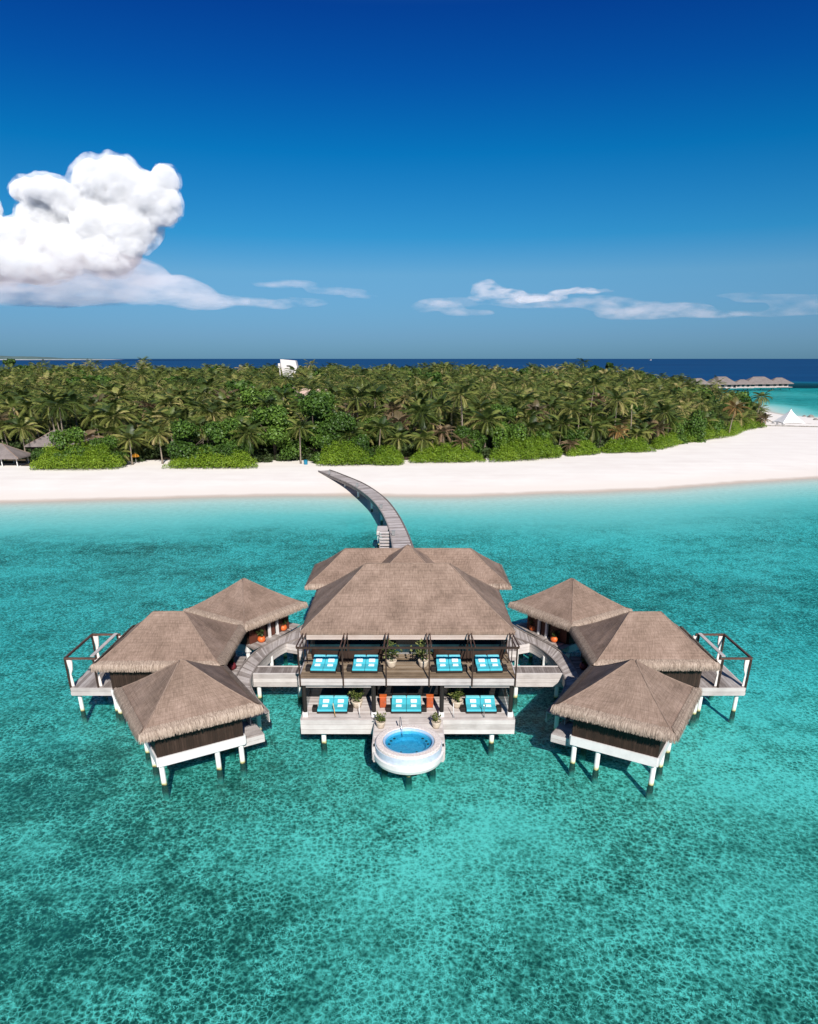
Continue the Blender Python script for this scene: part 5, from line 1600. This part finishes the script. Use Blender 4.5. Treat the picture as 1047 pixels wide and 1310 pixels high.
x, _ = at_depth(174.5, 592, 201); g = zg(x, 201)
t = empty('parasol', 'orange parasol standing on the sandy path between two bushes', 'parasol', (x, 201, g))
mb = MB(); mb.lathe([(1.05, 1.55), (1.0, 1.75), (.75, 2.1), (.4, 2.32), (.05, 2.42), (0, 2.42)], (x, 201, g), 10); mb.build('canopy', simple('orange_canvas', (.62, .26, .03), .8, .1, .15, 3.0), t, t.location)
mb = MB(); mb.tube([(x, 201, g), (x, 201, g + 2.5)], .04, 8); mb.build('pole', M['white_paint'], t, t.location)
mb = MB(); mb.lathe([(.35, 0), (.35, .12), (.08, .16)], (x, 201, g), 14); mb.build('base', M['grey_metal'], t, t.location)
x, _ = at_depth(391.5, 595, 197.5); g = zg(x, 197.5)
t = empty('beach_bin', 'small blue bin on the sand at the foot of the slender palm', 'bin', (x, 197.5, g))
mb = MB(); mb.lathe([(.48, 0), (.55, .9), (.55, 1.0), (.5, 1.0), (.45, .2), (0, .2)], (x, 197.5, g), 4 * 5); mb.build('body', M['blue_bin'], t, t.location)
mb = MB(); mb.lathe([(.6, 1.0), (.6, 1.08), (.3, 1.22), (0, 1.25)], (x, 197.5, g), 20); mb.build('lid', M['blue_bin'], t, t.location)
x0, _ = at_depth(972, 545.5, 316); x1 = x0 + 24
t = empty('shadow_line_blocks', 'low grey blocks standing in for a shadow line in front of the white tent', 'wall', ((x0 + x1) / 2, 317, zg((x0 + x1) / 2, 317)))
mb = MB(); r_ = random.Random(3)  # dark blocks added in place of a shadow line on the sand
for i in range(26):
    f = i / 26; xx = x0 + (x1 - x0) * f; yy = 316 - f * 5
    mb.box((xx, yy, zg(xx, yy) + .16), (.88, .55 + r_.uniform(-.1, .1), .42 + r_.uniform(-.1, .1)), r_.uniform(-.1, .1), r_.random())
mb.build('shadow_blocks', M['rock'], t, t.location)
for i, (px, py, Y, sc_, lab) in enumerate(((1037, 536, 372, 1.5, 'dark boulder at the far right tip of the beach'), (1043, 540, 350, 1.0, 'smaller grey boulder at the right edge of the beach'), (1029, 534, 380, .9, 'small boulder nearest the white tent'))):
    x, z = at_depth(px, py, Y)
    mb = MB(); r_ = random.Random(40 + i); vs = []; 
    prof = [(0.0, -.3), (.8, -.2), (1.05, .25), (.85, .7), (.4, 1.0), (0.0, 1.08)]
    mb.lathe([(a * sc_, b * sc_ * .8) for a, b in prof], (x, Y, zg(x, Y)), 11)
    mb.v = [(a + r_.uniform(-.16, .16) * sc_, b + r_.uniform(-.16, .16) * sc_, c + r_.uniform(-.1, .1) * sc_) for a, b, c in mb.v]
    o = mb.build('boulder', M['rock'], None); tag(o, lab, 'rock', 'boulders on the far beach')
SB = None
for i, (px, Y, lab) in enumerate(((990, 328, 'dark sunbed left of the white tent'), (996, 322, 'dark sunbed in front of the white tent, left one'), (1003, 321, 'dark sunbed in front of the white tent, right one'))):
    x, _ = at_depth(px, 541, Y); g = zg(x, Y)
    if SB is None:
        SB = empty('sunbed', 'x', 'sunbed', (0, 0, 0))
        mb = MB(); mb.box((0, 0, .35), (.75, 1.4, .12)); mb.build('seat', M['grey_metal'], SB)
        mb = MB(); mb.bar((0, .65, .4), (0, 1.25, .85), .75, .1); mb.build('backrest', M['grey_metal'], SB)
        for sx in (-.3, .3):
            for sy in (-.6, .6): mb = MB(); mb.box((sx, sy, .15), (.07, .07, .3)); mb.build('leg', M['dark_wood'], SB)
        d = SB
    else: d = copy_tree(SB)
    d.location = (x, Y, g); tag(d, lab, 'sunbed', 'sunbeds by the tent')

# water villas beyond the right end of the island
VL = [(892, 490.5, 745, 22, 13, 7, 'leftmost of the grey roofed water villas beyond the island'), (922, 490.5, 748, 27, 15, 9, 'second grey roofed water villa from the left, with a stepped roof'), (949, 493, 752, 19, 12, 4, 'smallest grey roofed water villa, low in the middle of the row'),
      (970, 490.5, 765, 30, 16, 11, 'long grey roofed water villa right of the smallest one'), (996, 490.5, 772, 22, 14, 6, 'rightmost grey roofed water villa facing open sea'), (851, 490.5, 740, 22, 13, 6, 'grey roofed water villa peeping over the palms, farthest left')]
for px, py, Y, w, d, rg, lab in VL:
    x, z = at_depth(px, py, Y)
    t = empty('water_villa', lab, 'villa', (x, Y, 0), 0, 'water villas beyond the island')
    ze = 4.9; zr = {22: 9.6, 27: 11.0, 19: 8.4, 30: 10.6}[w]
    hip_roof('roof', t, (x, Y), w * 1.12, d * 1.1, 0, ze, zr * 1.06, rg, M['thatch_grey'], thick=.4, capr=.18, step=1.6)
    mb = MB(); mb.box((x, Y, 3.3), (w - 5, d - 4, 3.0)); wl = mb.build('wall', M['fascia'], t, t.location)
    for i in range(3):
        mb = MB(); mb.box((x - w * .25 + i * w * .25, Y - d / 2 + 1.93, 3.4), (w * .13, .1, 2.0)); mb.build('window', M['glass'], wl, t.location)
    mb = MB(); mb.box((x, Y - d * .35, 1.55), (w - 2, d * .8, .4)); mb.build('deck', M['fascia'], t, t.location)
    for sx in (-1, 0, 1):
        mb = MB(); mb.tube([(x + sx * (w / 2 - 2), Y - d / 2, zg(x, Y) - .5), (x + sx * (w / 2 - 2), Y - d / 2, 1.4)], .3, 8); mb.build('pile', M['pile'], t, t.location)

# far low island and a ship on the horizon
mb = MB(); D0 = 16000
xs = np.linspace(-.80, -.405, 90)
rr_ = np.random.default_rng(5)
def fi_h(q):
    e = min(1, (q + .80) / .05, (-.405 - q) / .11)
    return max(0, e) ** .6 * (64 + 16 * sin(q * 31) + 8 * sin(q * 97))
vs, fs = [], []
for i, q in enumerate(xs):
    hh = fi_h(q) + (rr_.uniform(-6, 6) if 2 < i < 86 else 0)
    if i in (0, 89): hh = .5
    for k, (dy, f) in enumerate(((0, 0), (20, .14), (60, .16), (150, .75), (500, 1.0), (1200, .8), (1500, 0))): vs.append((q * D0, D0 + dy, max(.5 if k else -2, hh * f)))
m7 = 7
for i in range(89):
    for k in range(6): p = i * m7 + k; fs.append((p, p + m7, p + m7 + 1, p + 1))
mb.add(vs, fs)
def mk_far():
    m, t, b = material('far_shore'); p = t.pos(); sp = t.new('ShaderNodeSeparateXYZ'); t.link(p, sp.inputs[0])
    n = t.noise(t.scale(p, (1, 1, 3)), .012, 4)
    c = t.mixc(t.smooth(t.math('ADD', sp.outputs[2], t.math('MULTIPLY', n, 12)), 14, 18), (.40, .42, .42), t.ramp(n, [(.3, (.05, .09, .09)), (.7, (.09, .14, .13))]))  # distance haze is put into these bluish grey colours
    t.link(c, b.inputs['Base Color']); b.inputs['Roughness'].default_value = .95; return m
tag(mb.build('far_island_terrain', mk_far(), None, smooth=True), 'low wooded island on the horizon at far left', kind='structure')
x, _ = at_depth(833, 460, 14000)
t = empty('ship', 'tiny white ship on the horizon right of centre', 'ship', (x, 14000, 0))
mb = MB(); mb.hexa([(x - 22, 13995, -1), (x + 20, 13995, -1), (x + 20, 14005, -1), (x - 22, 14005, -1)], [(x - 28, 13994, 6), (x + 22, 13994, 5), (x + 22, 14006, 5), (x - 28, 14006, 6)]); mb.build('hull', M['white_paint'], t, t.location)
mb = MB(); mb.box((x + 4, 14000, 8), (30, 10, 5)); mb.box((x + 6, 14000, 12), (16, 9, 3.5)); mb.build('superstructure', M['white_paint'], t, t.location)
mb = MB(); mb.tube([(x + 10, 14000, 13.5), (x + 10, 14000, 19)], 1.6, 10); mb.build('funnel', M['grey_metal'], t, t.location)
t.scale = (.65, .65, .65)

# ================================================================== clouds
DC = 10000.0
def mk_cloud(name, dens, wisp=0.0, colr=(1, 1, 1), g=-0.5, nscale=.0012, lo=.45, hi=.62):
    m = bpy.data.materials.new(name); m.use_nodes = True; t = NT(m.node_tree); t.n.clear()
    out = t.new('ShaderNodeOutputMaterial'); v = t.new('ShaderNodeVolumeScatter')
    v.inputs['Color'].default_value = (*colr, 1); v.inputs['Anisotropy'].default_value = g
    if wisp:
        n = t.noise(t.scale(t.pos(), (1, 1, 1.2 if nscale > .005 else 3.0)), nscale, 5, .62)
        t.link(t.math('MULTIPLY', t.smooth(n, lo, hi), dens), v.inputs['Density'])
    else: v.inputs['Density'].default_value = dens
    t.link(v.outputs[0], out.inputs['Volume']); return m
def px_m(D=DC): return D / 900.0 / (cos(TH) - 0.62 * 0 + .0) * .94
def cloud(label, lobes, mat, vox, disp, tex, depth=.8, D=DC, parts=None):
    """lobes in photograph pixels: (x, y, half width, half height[, depth offset])"""
    x0 = sum(l[0] for l in lobes) / len(lobes); y0 = sum(l[1] for l in lobes) / len(lobes)
    ox, oz = at_depth(x0, y0, D)
    t = empty('cloud', label, 'cloud', (ox, D, oz))
    def grow(name, lobes, mat, vox, disp, tex, depth):
        mb = MB(); r_ = random.Random(len(lobes))
        for l in lobes:
            cx_, cz_ = at_depth(l[0], l[1], D)
            ex, _ = at_depth(l[0] + l[2], l[1], D); _, ez = at_depth(l[0], l[1] - l[3], D)
            rx, rz = ex - cx_, ez - cz_; ry = max(rx * depth, rz * .6); oy = (l[4] if len(l) > 4 else r_.uniform(-.3, .3)) * ry
            n = 16; prof = [(cos(-pi / 2 + pi * i / n), sin(-pi / 2 + pi * i / n)) for i in range(n + 1)]
            b = len(mb.v); mb.lathe([(max(0, p), q) for p, q in prof], (0, 0, 0), 24)
            mb.v[b:] = [(cx_ + a * rx, D + oy + bb * ry, cz_ + c * rz) for a, bb, c in mb.v[b:]]
        o = mb.build(name, mat, t, t.location)
        m = o.modifiers.new('Remesh', 'REMESH'); m.mode = 'VOXEL'; m.voxel_size = vox
        for sc_, st in tex:
            tx = bpy.data.textures.new('billow', 'CLOUDS'); tx.noise_scale = sc_; tx.noise_depth = 3; tx.noise_basis = 'ORIGINAL_PERLIN'
            dm = o.modifiers.new('Displace', 'DISPLACE'); dm.texture = tx; dm.texture_coords = 'LOCAL'; dm.strength = st; dm.mid_level = .5
        return o
    grow('tower', lobes, mat, vox, disp, tex, depth)
    for nm, lb, mt, vx, tx, dp in parts or []: grow(nm, lb, mt, vx, disp, tx, dp)
    return t
white_cloud = mk_cloud('cloud_white', .016, 0, (.955, .945, .94))
ragged_cloud = mk_cloud('cloud_ragged', .008, 1.0, (.96, .95, .945), -.5, .0060, .38, .68)
soft_cloud = mk_cloud('cloud_soft', .0022, 1.0, (.56, .46, .42), -.25, .0026, .30, .66)
thin_cloud = mk_cloud('cloud_thin', .0011, 1.0, (.78, .60, .49), -.35, .0032, .40, .70)
TOWER = [(150, 236, 42, 40), (122, 232, 34, 34), (183, 250, 38, 34), (211, 228, 18, 22), (222, 262, 14, 22), (203, 268, 26, 24), (160, 288, 44, 40), (118, 285, 44, 44), (88, 262, 30, 30), (62, 246, 34, 22), (34, 243, 22, 18), (52, 274, 34, 26),
       (30, 305, 36, 28), (78, 318, 48, 36), (132, 322, 46, 34), (166, 312, 28, 24), (-6, 300, 22, 34), (-14, 265, 16, 24), (-10, 335, 40, 30), (40, 338, 60, 26)]
cloud('large white cumulus tower with a flat grey base at the left of the sky',
      [(a, b, c * .90, d * .90) for a, b, c, d in TOWER],
      white_cloud, 18, 90, ((520, 220), (200, 105), (90, 48), (42, 18)), .8,
      parts=[('ragged_edge', [(a, b, c * 1.06, d * 1.06) for a, b, c, d in TOWER], ragged_cloud, 30, ((420, 160), (150, 90)), .8), ('base', [(40, 350, 100, 40), (125, 356, 98, 34), (-40, 348, 80, 44), (200, 372, 80, 19), (265, 385, 55, 9), (60, 378, 120, 14), (-110, 352, 70, 34)], soft_cloud, 40, ((500, 120),(150, 60)), 1.0)])
cloud('pinkish ragged cloud streak with a puffy left end low in the sky right of centre', [(622, 369, 20, 11), (645, 376, 30, 8), (612, 378, 14, 7), (690, 381, 40, 5), (745, 372, 44, 2.5)], mk_cloud('cloud_puff', .0032, 1.0, (.82, .65, .54), -.4, .0050, .36, .64), 24, 40, ((260, 90), (80, 50)), .8,
      parts=[('streak', [(740, 386, 80, 6), (835, 393, 80, 6), (690, 386, 70, 6), (900, 402, 60, 4), (580, 388, 50, 5), (820, 405, 56, 3)], thin_cloud, 50, ((400, 80),), 1.0)])
cloud('thin white cloud streak right of the large cumulus', [(365, 364, 46, 3.5), (430, 372, 40, 4), (465, 379, 24, 2.5)], thin_cloud, 25, 20, ((260, 30),), 1.0)
cloud('small flat cloud streak below the thin one, right of the large cumulus', [(385, 387, 38, 6), (350, 390, 30, 5), (320, 386, 40, 5)], thin_cloud, 30, 20, ((260, 40),), 1.0)
cloud('small flat pale cloud left of the pinkish streak', [(560, 391, 34, 8), (545, 393, 20, 7), (600, 400, 36, 4)], thin_cloud, 30, 20, ((260, 50),), 1.0)
cloud('faint pale streaks of cloud at the right edge of the sky', [(945, 378, 30, 3), (990, 383, 55, 4), (1035, 386, 50, 7), (1000, 400, 70, 4)], mk_cloud('cloud_faint', .0007, 1.0, (.78, .62, .52), -.3, .0020, .42, .7), 40, 20, ((300, 50),), 1.0)

# ================================================================== sky, sun, camera
SUN_EL, SUN_AZ = R(35), R(11)          # behind the camera, a little to the right
world = bpy.data.worlds.new('World'); scene.world = world; world.use_nodes = True
w = NT(world.node_tree); bg = w.n['Background']
sky = w.new('ShaderNodeTexSky'); sky.sky_type = 'NISHITA'; sky.sun_disc = False
sky.sun_elevation = SUN_EL; sky.sun_rotation = pi - SUN_AZ
sky.air_density = 1.0; sky.dust_density = 0.3; sky.ozone_density = 3.0; sky.altitude = 30
tc = w.new('ShaderNodeTexCoord'); sp = w.new('ShaderNodeSeparateXYZ'); w.link(tc.outputs['Generated'], sp.inputs[0])
grade = w.ramp(w.math('MULTIPLY', sp.outputs[2], 2.0), SKY)
w.link(w.mixc(1.0, sky.outputs[0], grade, 'MULTIPLY'), bg.inputs[0]); bg.inputs[1].default_value = 0.10
sun = bpy.data.lights.new('Sun', 'SUN'); sun.energy = 5.0; sun.angle = R(.53); sun.color = (1, .955, .89)
so = bpy.data.objects.new('Sun', sun); col.objects.link(so)
dirv = Vector((sin(SUN_AZ) * cos(SUN_EL), -cos(SUN_AZ) * cos(SUN_EL), sin(SUN_EL)))
so.rotation_euler = dirv.to_track_quat('Z', 'Y').to_euler(); so.location = dirv * 200

cam = bpy.data.cameras.new('Camera'); co = bpy.data.objects.new('Camera', cam); col.objects.link(co)
cam.sensor_fit = 'HORIZONTAL'; cam.sensor_width = 36; cam.lens = 900 / 1047 * 36
cam.shift_y = (854 - 655) / 1047; cam.shift_x = 0
cam.clip_start = .5; cam.clip_end = 150000
co.location = (0, 0, 28); co.rotation_euler = (pi / 2 - TH, 0, 0)
scene.camera = co
scene.view_settings.view_transform = 'Standard'; scene.view_settings.look = 'None'; scene.view_settings.exposure = 0.42; scene.view_settings.gamma = 1
scene.render.engine = 'CYCLES'
cy = scene.cycles
cy.max_bounces = 14; cy.diffuse_bounces = 3; cy.glossy_bounces = 3; cy.transmission_bounces = 3; cy.volume_bounces = 5; cy.transparent_max_bounces = 24
cy.caustics_reflective = False; cy.caustics_refractive = False
cy.use_adaptive_sampling = True; cy.adaptive_threshold = .01
cy.use_denoising = True
cy.denoiser = 'OPENIMAGEDENOISE'
cy.denoising_input_passes = 'RGB_ALBEDO_NORMAL'
cy.sample_clamp_indirect = 6
